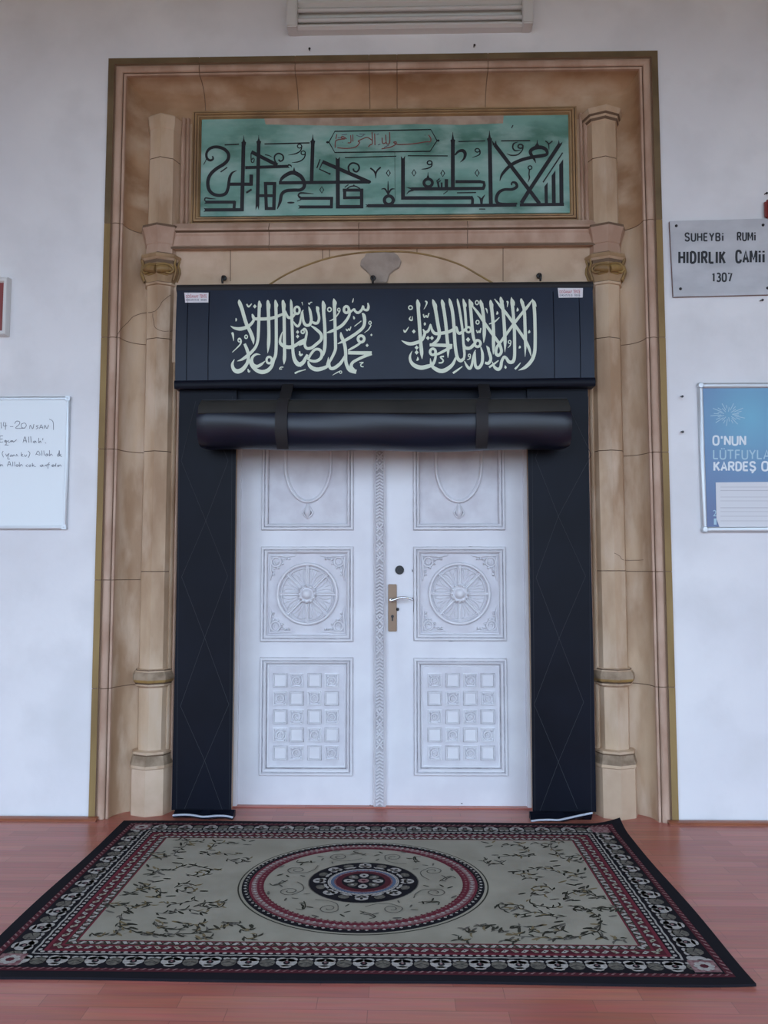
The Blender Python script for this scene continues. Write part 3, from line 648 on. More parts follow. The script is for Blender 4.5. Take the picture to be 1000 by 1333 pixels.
Cc += alif(560,72,[(582,210),(605,380),(620,550),(634,700),(632,820)])
Cc += [(42,(648,42,6),(662,95,42),(690,210),(710,400),(722,600),(738,740),(758,822,44),(798,856,44),(838,830,36)),
       (46,(735,815,26),(692,905,42),(605,975,54),(530,988,54),(452,950,46),(416,905,36),(403,825,5)),
       (32,(752,48,6),(765,100,30),(788,220),(812,380),(826,500),(836,650),(848,770),(835,850,26)),
       (34,(828,48,6),(840,95,34),(856,220),(866,350),(872,440,28)),(16,(838,70,8),(860,120,28),(872,155,4)),
       (40,(908,52,6),(920,100,38),(932,220),(946,400),(962,540),(985,612,34)),(18,(920,70,8),(945,110,32),(962,140,4)),
       (44,(395,650,40),(540,654,44),(690,662,46)),(34,(682,676,40),(605,716,36),(525,758,34),(462,780,26)),
       (40,(478,752,26),(464,840,34),(430,905,42),(360,932,52),(280,946,56),(200,920,52),(150,868,40),(138,800,28),(166,728,4)),
       (40,(838,635,20),(858,685,40),(915,692,42),(968,650,38),(1000,600,28)),
       (15,(148,280,8),(130,315,18),(165,330,18),(168,278,8)),(17,(55,452,14),(72,482,22),(98,452),(122,416,8)),(15,(335,80,20),(358,96,20),(345,140,14),(318,188,5)),
       (16,(312,250),(325,292),(350,268),(365,292),(386,236)),(18,(330,355,4),(332,378,30),(325,398,5)),(20,(580,800),(535,808),(570,850),(556,880),(512,884)),(18,(238,805,5),(240,838,28),(222,852,10)),
       (22,(698,1018,26),(760,975,24),(820,930,10)),(34,(848,862,10),(880,925,32),(918,958,36),(945,905,32),(958,830,28),(975,755,20),(992,715,10))]
RC = [(145,165,24,24,16),(900,452,32,34,28),(436,740,36,40,34)]
DC = [(372,560,25),(424,560,25),(895,580,28),(188,475,24),(225,685,26),(225,747,26)]
D = [(38,(938,130,16),(1020,230,36),(1100,350,36),(1190,480,38),(1270,590,38),(1312,660,38),(1328,740,38),(1290,788,40),(1256,755,40),(1270,680,36),(1320,610,34),(1400,500,36),(1480,390,36),(1580,260,36),(1670,150,36),(1732,62,10)),
     (42,(1730,50,6),(1748,110,38),(1760,220),(1766,400),(1768,600),(1760,750,44),(1720,855,46),(1640,940,42),(1550,982,5)),(18,(1732,58,8),(1760,100,30),(1785,155,4)),
     (32,(975,640,38),(920,690,40),(850,695,30))]
D += alif(1062,78,[(1085,200),(1105,400),(1105,520),(1098,625)])
D += alif(1192,80,[(1210,250),(1225,450),(1226,650),(1222,775)])
D += [(36,(1238,50,10),(1320,150,36),(1400,250,36),(1480,360,38),(1560,470,38),(1640,590,38),(1690,700,36),(1716,800,6))]
D += alif(1325,38,[(1350,200),(1366,400),(1376,600),(1374,745)])
D += [(40,(1458,28,6),(1466,90,42),(1480,220),(1495,400),(1500,600),(1500,790),(1480,865,44),(1430,872,44),(1392,822,36),(1362,808,36),(1332,865,38),(1320,935,40),(1288,968,42),(1240,940,36),(1208,865,5)),(18,(1465,45,8),(1485,95,36),(1500,140,4)),
      (26,(1168,942,28),(1230,900,26),(1292,852,14))]
D += alif(1592,58,[(1626,200),(1636,400),(1641,600),(1637,805)],40)
D += [(36,(1060,675,14),(1082,770,36),(1076,885,38),(1032,948,42),(992,925,38),(984,830,30),(988,735,10)),(34,(1135,660,10),(1172,755,38),(1190,835,38),(1160,888,40),(1115,882,30)),(16,(1138,665,6),(1160,695,30),(1178,735,4)),
      (15,(1003,458),(1020,492),(1040,465),(1050,492),(1062,430)),(18,(1122,172,12),(1138,195,20),(1146,240,5)),(18,(1272,210,4),(1276,238,28),(1262,254,6)),(20,(1168,378,12),(1240,348,22),(1302,292,10)),
      (18,(1395,85,14),(1412,95,22),(1404,158,5)),(18,(1536,165,4),(1540,195,30),(1528,214,6)),(18,(1692,455,4),(1690,482,30),(1675,498,6)),(18,(1570,658,4),(1568,680,28),(1556,695,8)),
      (13,(1452,630),(1440,660),(1412,690,5)),(22,(1375,915,5),(1382,942,30),(1372,952,20)),(22,(1505,965,26),(1540,930,22),(1578,882,8)),(14,(925,800),(915,830),(880,845,5))]
RD = [(1018,632,38,42,34),(1010,100,20,26,14),(1018,355,20,24,14),(1436,612,17,20,13),(912,788,15,18,12)]
o2 = script('calligraphy', Cc+D, RC+RD, DC, 520, 384).flat('calligraphy', M['cream'], pel)
o2['label'] = 'cream cursive calligraphy at the right'
# maker stickers
for (x0,y0,x1,y1,side) in ((240,381,271.5,394,'left'),(726.3,375,759,387.5,'right')):
    q = MB(); fn = onpel
    pts = [(x0,y0),(x1,y0+.1),(x1-.3,y1-.3),(x0+1.2,y1)] 
    f_ = [onpel(*p) for p in pts]; b_ = [v+Vector((0,.0025,0)) for v in f_]
    f_ = [v-Vector((0,.0008,0)) for v in f_]
    q.add(f_+b_, [(0,1,2,3),(0,4,5,1),(1,5,6,2),(2,6,7,3),(3,7,4,0)], 0)
    fs = lambda x,y: onpel(x,y)-Vector((0,.0016,0))
    text_mesh(q, 'DOĞANAY', (x0+2.2,y0+1.9,x0+18.6,y0+6.9), fs, 1, .012); text_mesh(q, 'TENTE', (x0+20,y0+2.6,x0+29,y0+6.9), fs, 1, .012)
    text_mesh(q, '0.542 675 75 35', (x0+2.2,y0+8.2,x0+19,y0+10.7), fs, 2, .02); text_mesh(q, '0535', (x0+21.5,y0+8.2,x0+29,y0+10.7), fs, 2, .02)
    q.flat('sticker', [M['sticker'],M['stickred'],M['ink']], pel)
# hooks holding the sleeve
for px,py in ((290.5,367),(485.5,367),(703,364)):
    q = MB(); p = P(px,py,.07); q.tube([p+Vector((0,.035,.03)),p+Vector((0,0,.034)),p+Vector((0,-.018,.022)),p+Vector((0,-.022,.0)),p+Vector((0,-.012,-.012))], .006, 8)
    q.lathe((p.x,p.y+.02,p.z+.03), [(.004,-.012),(.014,-.008),(.016,0),(.014,.008),(.004,.012)], 12, 'Y')
    q.build('hook', M['dark'], cur, smooth=50)
# backing sheet behind the roll, side panels with quilted diamonds
YS = .045
def sheet(x,z): return YS + .006*sin(3.1*z+x*2) + .004*sin(11*x+1.3*z)
q = MB(); b0 = P(228,515,YS); b1 = P(772,590,YS)
zb1 = P(500,500,YS).z; zb0 = P(500,560,YS).z
q.box((b0.x+.035,YS+.022,zb0),(b1.x-.035,YS+.03,zb1)); q.build('backing_sheet', M['vinyl'], cur)
def side_panel(pxa, pxb, pts, hem, lab):
    xa = P(pxa,800,YS).x; xb = P(pxb,800,YS).x; z1 = P(pxa,502,YS).z
    q = MB(); R = []; nz = 44; nx = 14
    for i in range(nz+1):
        z = .034+(z1-.034)*i/nz
        R.append([(xa+(xb-xa)*j_/nx, sheet(xa+(xb-xa)*j_/nx,z), z) for j_ in range(nx+1)])
    # front skin, then the same skin 12 mm behind
    kf = len(R[0]); q.rings(R, caps=False); R2 = [[(x,y+.012,z) for x,y,z in r] for r in R]; n0 = len(q.v); q.rings(R2, caps=False)
    for i in range(nz):
        for e_ in (0,nx): q.f.append([i*kf+e_,(i+1)*kf+e_,n0+(i+1)*kf+e_,n0+i*kf+e_]); q.m.append(0)
    for j_ in range(nx):
        for e_ in (0,nz): q.f.append([e_*kf+j_,e_*kf+j_+1,n0+e_*kf+j_+1,n0+e_*kf+j_]); q.m.append(0)
    sp = q.build('side_panel', M['vinyl'], cur, smooth=50)
    def on(x,y):
        p = P(x,y,YS)
        for _ in range(2): p = P(x,y,sheet(p.x,p.z)-.0012)
        return p
    t = MB()
    for line in pts:
        n_ = 14
        for a_,b_ in zip(line[:-1],line[1:]):
            ribbon(t, [(a_[0]+(b_[0]-a_[0])*i/n_, a_[1]+(b_[1]-a_[1])*i/n_) for i in range(n_+1)], .55, on, smooth=False)
    for xe in ((pxa+3.5,pxb-4) if pxa<400 else (pxa+4,pxb-3.5)):
        dx = -.0223*480*(1 if pxa<400 else -1)*.5
        ribbon(t, [(xe-dx*(1-i/15)*.4+ (dx*.4)*(i/15), 516+540*i/15) for i in range(16)], .45, on, smooth=False)
    t.flat('stitching', M['stitch'], sp)
    # curled hem with a pale tube painting the sky's sheen on it
    hq = MB(); R = []; L = spline(hem, 6)
    for x,y in L:
        p = P(x,y,-.012); R.append([(p.x,.05,.036),(p.x,.03,.040),(p.x,-.002,p.z+.004),(p.x,-.012,p.z),(p.x,-.010,max(.004,p.z-.012)),(p.x,.02,.004),(p.x,.05,.004)])
    hq.rings(R, closed=True); hq.build('curled_hem', M['vinyl'], sp, smooth=40)
    tq = MB(); tq.tube([P(x,y,-.012) for x,y in L], .0055, 8); o = tq.build('edge_line', M['edge_line'], sp, smooth=60); o['label'] = 'pale grey line along the curled hem, painted for its sheen'
side_panel(228.5,304.5, [[(255,522),(236,600),(268,678),(296.5,750),(266.5,830),(235,919),(266.5,990),(291,1058)],[(268,525),(297,600),(268,678),(236.5,751),(266.5,830),(298,917),(266.5,990),(238,1058)]],
    [(225,1061.5),(238,1060.5),(250,1061),(262,1063),(270,1063),(282,1062),(294,1062.3),(303.3,1064.2)], 'left')
side_panel(690.5,771.5, [[(737,522),(770,592),(727,672),(698,752),(728,831),(760,914),(727,992),(703,1056)],[(727,522),(697,596),(727,672),(762.5,750),(728,831),(695.6,917),(727,992),(752,1053)]],
    [(691.5,1068.8),(702,1067.6),(716,1067.2),(727,1067.5),(738,1065.3),(755,1061.5),(771.5,1058.2)], 'right')
# the roll
RY = -.085; rc0 = P(259,553,RY-.05); rc1 = P(742,551,RY-.05); RR = .128
q = MB(); R = []; N = 70; n = 30
for i in range(N+1):
    t = i/N; x = rc0.x+(rc1.x-rc0.x)*t; zc = (rc0.z+rc1.z)/2 + .004*sin(5*t+1)+.003*sin(17*t)
    ring = []
    e_ = min(1, .88+.12*min(t,1-t)/.02)
    for k_ in range(n):
        a = 2*pi*k_/n
        r = RR*e_*(1+.025*sin(2*a+t*9)+.012*sin(5*a+t*13))
        cy_, sz_ = cos(a), sin(a)
        r *= (1.0+.06*max(0,sz_)*abs(cy_))
        ring.append((x, RY-r*.92*cy_, zc+r*1.03*sz_))
    R.append(ring)
q.rings(R, closed=True, caps=False)
for e_ in (0,N):                       # wound ends
    base = R[e_]; c_ = Vector((base[0][0], RY, sum(p[2] for p in base)/n)); rr_ = [base]
    for s_,dx in ((.86,0.),(.80,.012),(.5,.012),(.45,.0),(.2,0.),(.1,.015)):
        d = dx if e_ == 0 else -dx
        rr_.append([tuple(c_+(Vector(p)-c_)*s_+Vector((d,0,0))) for p in base])
    q.rings(rr_, closed=True, caps=False); k_ = len(q.v); q.f.append(list(range(k_-n,k_))); q.m.append(0)
roll = q.build('rolled_flap', M['roll'], cur, smooth=50)
# free edge of the rolled flap, lying over the top front of the roll
q = MB(); zc = (rc0.z+rc1.z)/2; R = []
for i in range(41):
    t = i/40; x = rc0.x+.012+(rc1.x-rc0.x-.024)*t; row = []
    for k_ in range(9):
        a = math.radians(72-k_*6.5 + 2*sin(7*t)); r = RR*(1.045+.05*max(0,sin(a))*cos(a)*2)
        row.append((x, RY-r*.95*cos(a)*.98, zc+r*1.02*sin(a)))
    row += [(x,p[1]+.006,p[2]-.004) for p in row[::-1]]
    row = [(a_[0],a_[1],a_[2]) for a_ in row]
    R.append(row)
q.rings(R, closed=True); q.build('flap_edge', M['flap'], roll, smooth=50)
q = MB()
q.tube([(rc0.x+.014+(rc1.x-rc0.x-.028)*i/40, RY-RR*1.06*.95*cos(math.radians(70+2*sin(7*i/40)))*.98-.003, zc+RR*1.06*1.02*sin(math.radians(70+2*sin(7*i/40)))+.003) for i in range(41)], .0028, 6)
q.build('edge_line', M['stitch'], roll, smooth=60)
def strap(pts_top, pxc, wpx):
    q = MB(); R = []; hw = wpx/2*.0041
    xt = P(pts_top,508,0).x; xc = P(pxc,553,RY-.13).x
    R.append([(xt-hw,-.012,P(pxc,500,0).z),(xt+hw,-.012,P(pxc,500,0).z),(xt+hw,-.006,P(pxc,500,0).z),(xt-hw,-.006,P(pxc,500,0).z)])
    for k_ in range(13):
        a = math.radians(82-k_*12); r = RR*1.135; f_ = min(1,k_/4)
        x = xt+(xc-xt)*f_; y = RY-r*.95*cos(a); z = zc+r*1.03*sin(a)
        R.append([(x-hw,y,z),(x+hw,y,z),(x+hw,y+.005,z-.001),(x-hw,y+.005,z-.001)])
    q.rings(R, closed=True); q.build('strap', M['strap'], roll, smooth=50)
strap(375,366,15); strap(629,628,15)

# ------------------------------------------------------------------ double door
YD = .235
door = root('door_1', ((DX0+DX1)/2,.25,0), 'white painted carved wooden double door under the rolled curtain', 'door', kind='structure')
D0 = P(310,1052,YD); D1 = P(688,1052,YD); zD0 = (D0.z+D1.z)/2; zD0 = max(.004, zD0); zD1 = zl
fr = MB(); fr.box((DX0,YD-.03,0),(DX0+.022,.34,zl)); fr.box((DX1-.022,YD-.03,0),(DX1,.34,zl)); fr.box((DX0,YD-.03,zl-.03),(DX1,.34,zl))
fr.build('door_frame', M['door'], door, bevel=.004)
th = MB(); th.box((DX0,YD-.035,0),(DX1,.34,max(.006,zD0-.004))); o = th.build('threshold', M['floor'], door); o['label'] = 'red wood threshold'
XM = P(495,800,YD).x
def relief(o, y0, k):
    for v in o.data.vertices: v.co.y = (y0-origin(o).y)+(v.co.y-(y0-origin(o).y))*k
def tx(px,py): p = P(px,py,YD); return p
mouldp = [(-.003,0),(0,.0005),(0,.014),(.004,.018),(.012,.018),(.014,.005),(.018,.005),(.021,.015),(.028,.012),(.034,.003),(.036,-.014)]
def panel_rect(x0,y0,x1,y1):
    ym = (y0+y1)/2; a = P(x0,ym,YD); b = P(x1,ym,YD); xm = (x0+x1)/2
    return a.x,b.x,P(xm,y1,YD).z,P(xm,y0,YD).z
def leaf(xa, xb, rects, rose, squares_px, par_right):
    X0,X1 = xa,xb
    H_ = [panel_rect(*r) for r in rects]
    H_[0] = (H_[0][0],H_[0][1],H_[0][2],zD1-.10)
    q = MB()
    ZS = [zD0]+[z for h in reversed(H_) for z in (h[2],h[3])]+[zD1]      # bottom to top
    hl = sum(h[0] for h in H_)/3; hr = sum(h[1] for h in H_)/3
    XS = [X0,hl,hr,X1]
    H_ = [(hl,hr,h[2],h[3]) for h in H_]
    idx = lambda i,j_: i*4+j_
    q.v += [Vector((x,YD,z)) for z in ZS for x in XS]
    for i in range(len(ZS)-1):
        for j_ in range(3):
            if j_ == 1 and i in (1,3,5):
                p = [idx(i,1),idx(i,2),idx(i+1,2),idx(i+1,1)]; k0 = len(q.v); q.v += [q.v[v]+Vector((0,.014,0)) for v in p]
                for s_ in range(4): q.f.append([p[s_],p[(s_+1)%4],k0+(s_+1)%4,k0+s_]); q.m.append(0)
                q.f.append([k0,k0+1,k0+2,k0+3]); q.m.append(0)
            else: q.f.append([idx(i,j_),idx(i,j_+1),idx(i+1,j_+1),idx(i+1,j_)]); q.m.append(0)
    k0 = len(q.v); q.v += [Vector((X0,YD+.045,zD0)),Vector((X1,YD+.045,zD0)),Vector((X1,YD+.045,zD1)),Vector((X0,YD+.045,zD1))]
    nz = len(ZS)-1
    q.f += [[k0,k0+3,k0+2,k0+1],[idx(0,0),idx(0,1),idx(0,2),idx(0,3),k0+1,k0],[idx(nz,j_) for j_ in range(4)]+[k0+2,k0+3],[idx(i,0) for i in range(nz+1)]+[k0+3,k0],[idx(i,3) for i in range(nz+1)]+[k0+2,k0+1]]; q.m += [0]*5
    lf = q.build('door_leaf', M['door'], door)
    # mouldings round the three panels
    for h in H_:
        g_ = MB(); rect_ring(g_, h[0]-.008,h[1]+.008,h[2]-.008,h[3]+.008, YD, mouldp, mfun=lambda i,a: 1 if a in (0,5,9) else 0); g_.build('panel_moulding', [M['door'],M['door_grey']], lf)
        g_ = MB(); g_.box((h[0]+.02,YD+.0135,h[2]+.02),(h[1]-.02,YD+.02,h[3]-.02)); g_.build('panel_field', M['door_pale_grey'], lf)
    YP = YD+.014
    # upper panel: U-shaped bead with a pendant
    h = H_[0]; cx_ = (h[0]+h[1])/2; g_ = MB(); zb_ = P(rose[0],653.5,YP).z; rw = .130
    pts = [(cx_-rw,YP-.003,h[3]-.05)]+[(cx_-rw*cos(pi*k_/16), YP-.003, zb_+.21-.21*sin(pi*k_/16)) for k_ in range(17)]+[(cx_+rw,YP-.003,h[3]-.05)]
    g_.tube(pts, .009, 8); g_.tube([(p[0]*.955+cx_*.045,p[1]+.002,p[2]+.008) for p in pts], .005, 8)
    zq = zb_-.012
    g_.tube([(cx_,YP-.003,zq),(cx_,YP-.004,zq-.02),(cx_,YP-.005,zq-.04),(cx_,YP-.005,zq-.06),(cx_,YP-.003,zq-.085)], [.007,.014,.02,.017,.004], 10)
    for s_ in (-1,1):
        g_.tube([(cx_+s_*.006,YP-.003,zq-.01),(cx_+s_*.02,YP-.004,zq-.035),(cx_+s_*.028,YP-.004,zq-.05),(cx_+s_*.018,YP-.004,zq-.068),(cx_,YP-.003,zq-.08)], .0055, 8)
    relief(g_.build('carved_panel', M['door'], lf, smooth=60), YP, 1.7)
    # middle panel: wheel rosette with corner scrolls
    h = H_[1]; g_ = MB(); c_ = P(rose[0],rose[1],YP); R0 = .168
    cx_,cz_ = (h[0]+h[1])/2, (h[2]+h[3])/2
    rect_ring(g_, h[0]+.022,h[1]-.022,h[2]+.022,h[3]-.022, YP, [(0,0),(.003,.005),(.006,.005),(.009,0)])
    ring = lambda r: [(cx_+r*cos(2*pi*k_/48),YP-.004,cz_+r*sin(2*pi*k_/48)) for k_ in range(48)]
    g_.tube(ring(R0), .0095, 8, loop=True); g_.tube(ring(R0-.022), .0035, 6, loop=True)
    for k_ in range(8):
        a = pi*k_/4; d = Vector((cos(a),0,sin(a))); t_ = Vector((-sin(a),0,cos(a))); c0 = Vector((cx_,YP-.002,cz_))
        g_.rings([[c0+d*r_+t_*-.010, c0+d*r_+t_*-.008+Vector((0,-.006,0)), c0+d*r_+t_*-.004+Vector((0,-.006,0)), c0+d*r_+Vector((0,-.001,0)), c0+d*r_+t_*.004+Vector((0,-.006,0)), c0+d*r_+t_*.008+Vector((0,-.006,0)), c0+d*r_+t_*.010] for r_ in (.04,R0-.008)], caps=False)
        am = a+pi/8; d2 = Vector((cos(am),0,sin(am))); t2 = Vector((-sin(am),0,cos(am)))
        for s_ in (-1,1):
            g_.tube([c0+d2*.06+t2*s_*.005,c0+d2*.10+t2*s_*.010,c0+d2*.122+t2*s_*.020,c0+d2*.135+t2*s_*.032,c0+d2*.126+t2*s_*.037], [.0018,.003,.003,.003,.002], 6)
        g_.tube([c0+d2*.10,c0+d2*.125,c0+d2*.143], [.001,.004,.0015], 6)
    g_.lathe((cx_,YP,cz_), [(.052,0),(.050,-.012),(.040,-.018),(.034,-.014),(.026,-.018),(.022,-.028),(.008,-.032),(.001,-.032)], 24, 'Y')
    for k_ in range(12):
        a = 2*pi*k_/12; g_.lathe((cx_+.044*cos(a),YP-.012,cz_+.044*sin(a)), [(.010,.004),(.009,-.004),(.004,-.009),(.0005,-.010)], 8, 'Y')
    for sx in (-1,1):
        for sz in (-1,1):
            ex,ez = (h[1] if sx>0 else h[0])-sx*.040, (h[3] if sz>0 else h[2])-sz*.040
            pt = lambda u,v: (ex-sx*u*1.2, YP-.003, ez-sz*v*1.2)
            g_.tube([pt(.028+.022*cos(2*pi*k_/14),.030+.022*sin(2*pi*k_/14)) for k_ in range(14)], .0055, 6, loop=True)
            g_.tube([pt(.028+.010*cos(t_*.8),.030+.010*sin(t_*.8)) for t_ in range(6)], .004, 6)
            g_.tube([pt(.0,.0),pt(.002,.05),pt(.006,.085),pt(.0,.12)], [.004,.006,.005,.002], 6); g_.tube([pt(.0,.0),pt(.05,.002),pt(.085,.006),pt(.12,.0)], [.004,.006,.005,.002], 6)
            for u,v in ((.06,.02),(.075,.015),(.09,.016),(.02,.06),(.015,.075),(.016,.09),(.058,.038),(.038,.058)): g_.lathe(pt(u,v), [(.008,.003),(.0065,-.004),(.0005,-.007)], 7, 'Y')
    relief(g_.build('carved_panel', M['door'], lf, smooth=60), YP, 1.7)
    # lower panel: grid of plain and carved squares
    h = H_[2]; g_ = MB(); rect_ring(g_, h[0]+.028,h[1]-.028,h[2]+.028,h[3]-.028, YP, [(0,0),(.003,.005),(.008,.005),(.012,0)])
    cols, rows, first = squares_px
    ym = 930
    for ci,cpx in enumerate(cols):
        for ri,rpx in enumerate(rows):
            p = P(cpx,rpx,YP); s_ = .034
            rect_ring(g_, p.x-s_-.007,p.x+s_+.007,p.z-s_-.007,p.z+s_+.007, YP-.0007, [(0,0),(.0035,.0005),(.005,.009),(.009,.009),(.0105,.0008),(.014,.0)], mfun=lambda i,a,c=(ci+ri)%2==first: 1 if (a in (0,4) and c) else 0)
            if (ci+ri)%2 == first:
                g_.box((p.x-s_+.004,YP-.007,p.z-s_+.004),(p.x+s_-.004,YP+.001,p.z+s_-.004))
            else:
                g_.tube([(p.x+.021*cos(2*pi*k_/12),YP-.003,p.z+.021*sin(2*pi*k_/12)) for k_ in range(12)], .005, 6, loop=True)
                g_.tube([(p.x+(.004+.0022*k_)*cos(k_*1.0),YP-.003,p.z+(.004+.0022*k_)*sin(k_*1.0)) for k_ in range(6)], .0042, 6)
                for u,v in ((-1,-1),(1,-1),(1,1),(-1,1)): g_.lathe((p.x+u*.023,YP,p.z+v*.023), [(.007,.002),(.006,-.005),(.0005,-.008)], 7, 'Y')
    relief(g_.build('carved_panel', [M['door'],M['door_grey']], lf, smooth=60), YP, 1.3)
    return lf
rows = [885.6,909,933,956.4,980]
ll = leaf(P(310,800,YD).x, P(491.5,800,YD).x, [(344,560,457.5,688),(343,714,457.5,833),(339,858,458.5,1007)], (397.4,775), ([365,386.4,409.6,432],rows,0), False)
lr = leaf(P(492,800,YD).x, P(688,800,YD).x, [(541.5,560,655.5,688),(541.5,714,656,832),(539,859,658,1007)], (598.4,777), ([566,589.4,612.4,635],rows,1), True)
def chips(par, L):
    q = MB()
    for p in L: ribbon(q, p[1:], p[0], pl(YD-.0135 if len(p)>9 else YD-.0008), smooth=True)
    return q.flat('paint_chip', M['chip'], par)
chips(ll, [(1.5,(361,713,.3),(366,713,1.8),(374,713.4,.4)),(1.5,(335,1052,.5),(380,1051.3,2.2),(420,1052.4,2.6),(449,1053.5,.6)),(1,(481,1048,.5),(482.5,1048.5,1.6),(484,1049,.5))])
chips(lr, [(1,(539.5,714,.3),(541.5,714,1.3),(544,714,.4)),(1,(557,713.2,.3),(560,713.2,.9),(562,713.2,.3)),(1,(609,712.2,.3),(612,712,1.1),(616,712.2,.3)),(1.5,(582,833.5,.4),(586,834,1.8),(594,834,.5)),(.9,(619,1053,.4),(640,1054,1.4),(660,1055.5,2),(672,1056,.6)),
            (.8,(537.3,778,.8),(538.6,784,.8),(538.2,797,.4)),(.7,(541,792,.4),(541.5,797,.8),(541,803,.3)),(.9,(600,1046,.4),(601.3,1046,1.3),(602.5,1046,.4)),(.8,(536.5,741,.4),(537,743,1.2),(537,745,.4))])
# carved cover strip, on the right leaf
q = MB(); xa = P(486.5,800,YD).x; xb = P(502.5,800,YD).x; xm = (xa+xb)/2; hw = (xb-xa)/2
R = [[(xa,YD+.0,z),(xa,YD-.018,z),(xa+.010,YD-.026,z),(xa+.014,YD-.021,z),(xb-.014,YD-.021,z),(xb-.010,YD-.026,z),(xb,YD-.018,z),(xb,YD,z)] for z in (zD0-.0,zD1)]
q.rings(R, closed=True, mfun=lambda i,a: 1 if a==3 else 0)
z = zD0+.02; step = .0185; i = 0
while z < zD1-.05:
    ph = (z-zD0)%.52
    if ph < .30:
        q.tube([(xm-.019,YD-.022,z-.009),(xm,YD-.024,z+.003),(xm+.019,YD-.022,z-.009)], .0052, 6); z += step
    else:
        q.tube([(xm-.018,YD-.022,z),(xm,YD-.024,z+.022),(xm+.018,YD-.022,z+.044)], .0045, 6); q.tube([(xm+.018,YD-.022,z),(xm,YD-.024,z+.022),(xm-.018,YD-.022,z+.044)], .0045, 6)
        for s_ in (-1,1): q.lathe((xm+s_*.013,YD-.021,z+.022), [(.006,.002),(.005,-.004),(.0005,-.006)], 7, 'Y')
        q.lathe((xm,YD-.021,z+.046), [(.007,.002),(.006,-.005),(.0005,-.007)], 7, 'Y'); z += .055
o = q.build('cover_strip', [M['door'],M['door_grey']], lr, smooth=50); relief(o, YD-.018, 1.6)
# lock furniture on the right leaf
q = MB(); a0 = P(505.4,822,YD); a1 = P(516.6,760.5,YD)
q.box((a0.x,YD-.010,a0.z),(a1.x,YD,a1.z)); hp = q.build('handle_plate', M['bronze'], lr, bevel=.003)
q = MB(); lx = P(509.5,781.5,YD-.05)
q.lathe((lx.x,YD-.010,lx.z), [(.013,.002),(.012,-.012),(.009,-.016),(.009,-.040),(.001,-.042)], 16, 'Y')
LV = [P(x,y,YD-.052) for x,y in ((509,781.8),(514,780.5),(520,778.4),(526,778),(532,778.8),(537,780.6))]
q.tube(spline([tuple(v) for v in LV],4), [.0085]*10+[.0075]*6+[.0065]*5, 10)
o = q.build('lever_handle', M['chrome'], lr, smooth=50); o['label'] = 'chrome lever handle'
q = MB(); kx = P(511,804.5,YD); q.lathe((kx.x,YD-.010,kx.z+.010), [(.0085,.001),(.0085,-.004),(.001,-.004)], 14, 'Y'); q.box((kx.x-.004,YD-.0135,kx.z-.016),(kx.x+.004,YD-.009,kx.z+.008)); q.build('key_cylinder', M['dark'], lr, smooth=50)
q = MB(); kx = P(517.8,793,YD); q.lathe((kx.x,YD-.0,kx.z), [(.007,.0),(.009,-.012),(.004,-.018),(.001,-.018)], 12, 'Y'); q.build('thumb_turn', M['dark'], lr, smooth=50)
q = MB(); kx = P(520.3,742,YD); q.lathe((kx.x,YD,kx.z), [(.025,.001),(.025,-.008),(.021,-.012),(.012,-.012),(.011,-.009),(.001,-.009)], 28, 'Y'); q.box((kx.x-.0015,YD-.0105,kx.z-.007),(kx.x+.0015,YD-.008,kx.z+.007)); o = q.build('round_lock', M['dark'], lr, smooth=40); o['label'] = 'round black lock cylinder above the handle'

# cracks of the left jamb and joints of the columns, laid on the stone where it is
def bvh(objs):
    V = []; F_ = []
    for o in objs:
        k_ = len(V); off = origin(o)
        V += [v.co+off for v in o.data.vertices]; F_ += [[i+k_ for i in p.vertices] for p in o.data.polygons]
    return BVHTree.FromPolygons(V, F_)
tree = bvh(stone_hits)
def onstone(x,y):
    d = ray(x,y).normalized(); loc,nn,_,_ = tree.ray_cast(CAM, d)
    if loc is None: return P(x,y,.13)
    if nn.dot(d) > 0: nn = -nn
    return loc + nn*.0012
for w_,pts in ((.8,[(151,440),(158,428),(166,420),(174,412),(186,408),(200,406),(207,400),(212,392),(222,384)]),(.7,[(199,408),(200,418),(203,427),(212,431),(224,431)]),(.6,[(800,720),(807,724),(812,729),(838,729)])):
    q = MB(); L = spline([(x,y) for x,y in pts],4); ribbon(q, [(x+random.uniform(-.2,.2),y+random.uniform(-.3,.3)) for x,y in L], w_, onstone, smooth=False)
    q.flat('crack', M['mortar_shade'], portal)

# ------------------------------------------------------------------ things on the wall
def quad(px, Y): return [P(x,y,Y) for x,y in px]
# marble name plaque
pb = [(872,287.5),(1006,284),(1011,383),(877,386.3)]
sg = root('name_plaque', P(941,386,-.0), 'grey marble plaque lettered with the mosque name and 1307, right of the portal', 'sign')
q = MB(); q.slab(quad(pb,-.02), 0.0, 0, 1); q.build('slab', [M['marble'],M['marble_edge']], sg, bevel=.002)
q = MB(); fn = pl(-.0212)
for t_,b,w_ in (('SUHEYBi',(891,302.5,943,314.6),2.0),('RUMi',(959,301.5,984.8,314),2.0),('HIDIRLIK',(882.8,326.3,945.5,344),3.0),('CAMii',(957,325,996.8,343),3.0),('1307',(926,354.6,954,367.3),2.2)): letters(q, t_, b, fn, w_)
q.flat('lettering', M['black'], sg)
for x,y in ((880.5,294),(993.5,293),(886,376),(999.5,375)):
    q = MB(); p = P(x,y,-.02); q.lathe(p, [(.008,.001),(.0075,-.003),(.004,-.006),(.0005,-.0065)], 12, 'Y'); q.build('screw', M['dark'], sg, smooth=50)
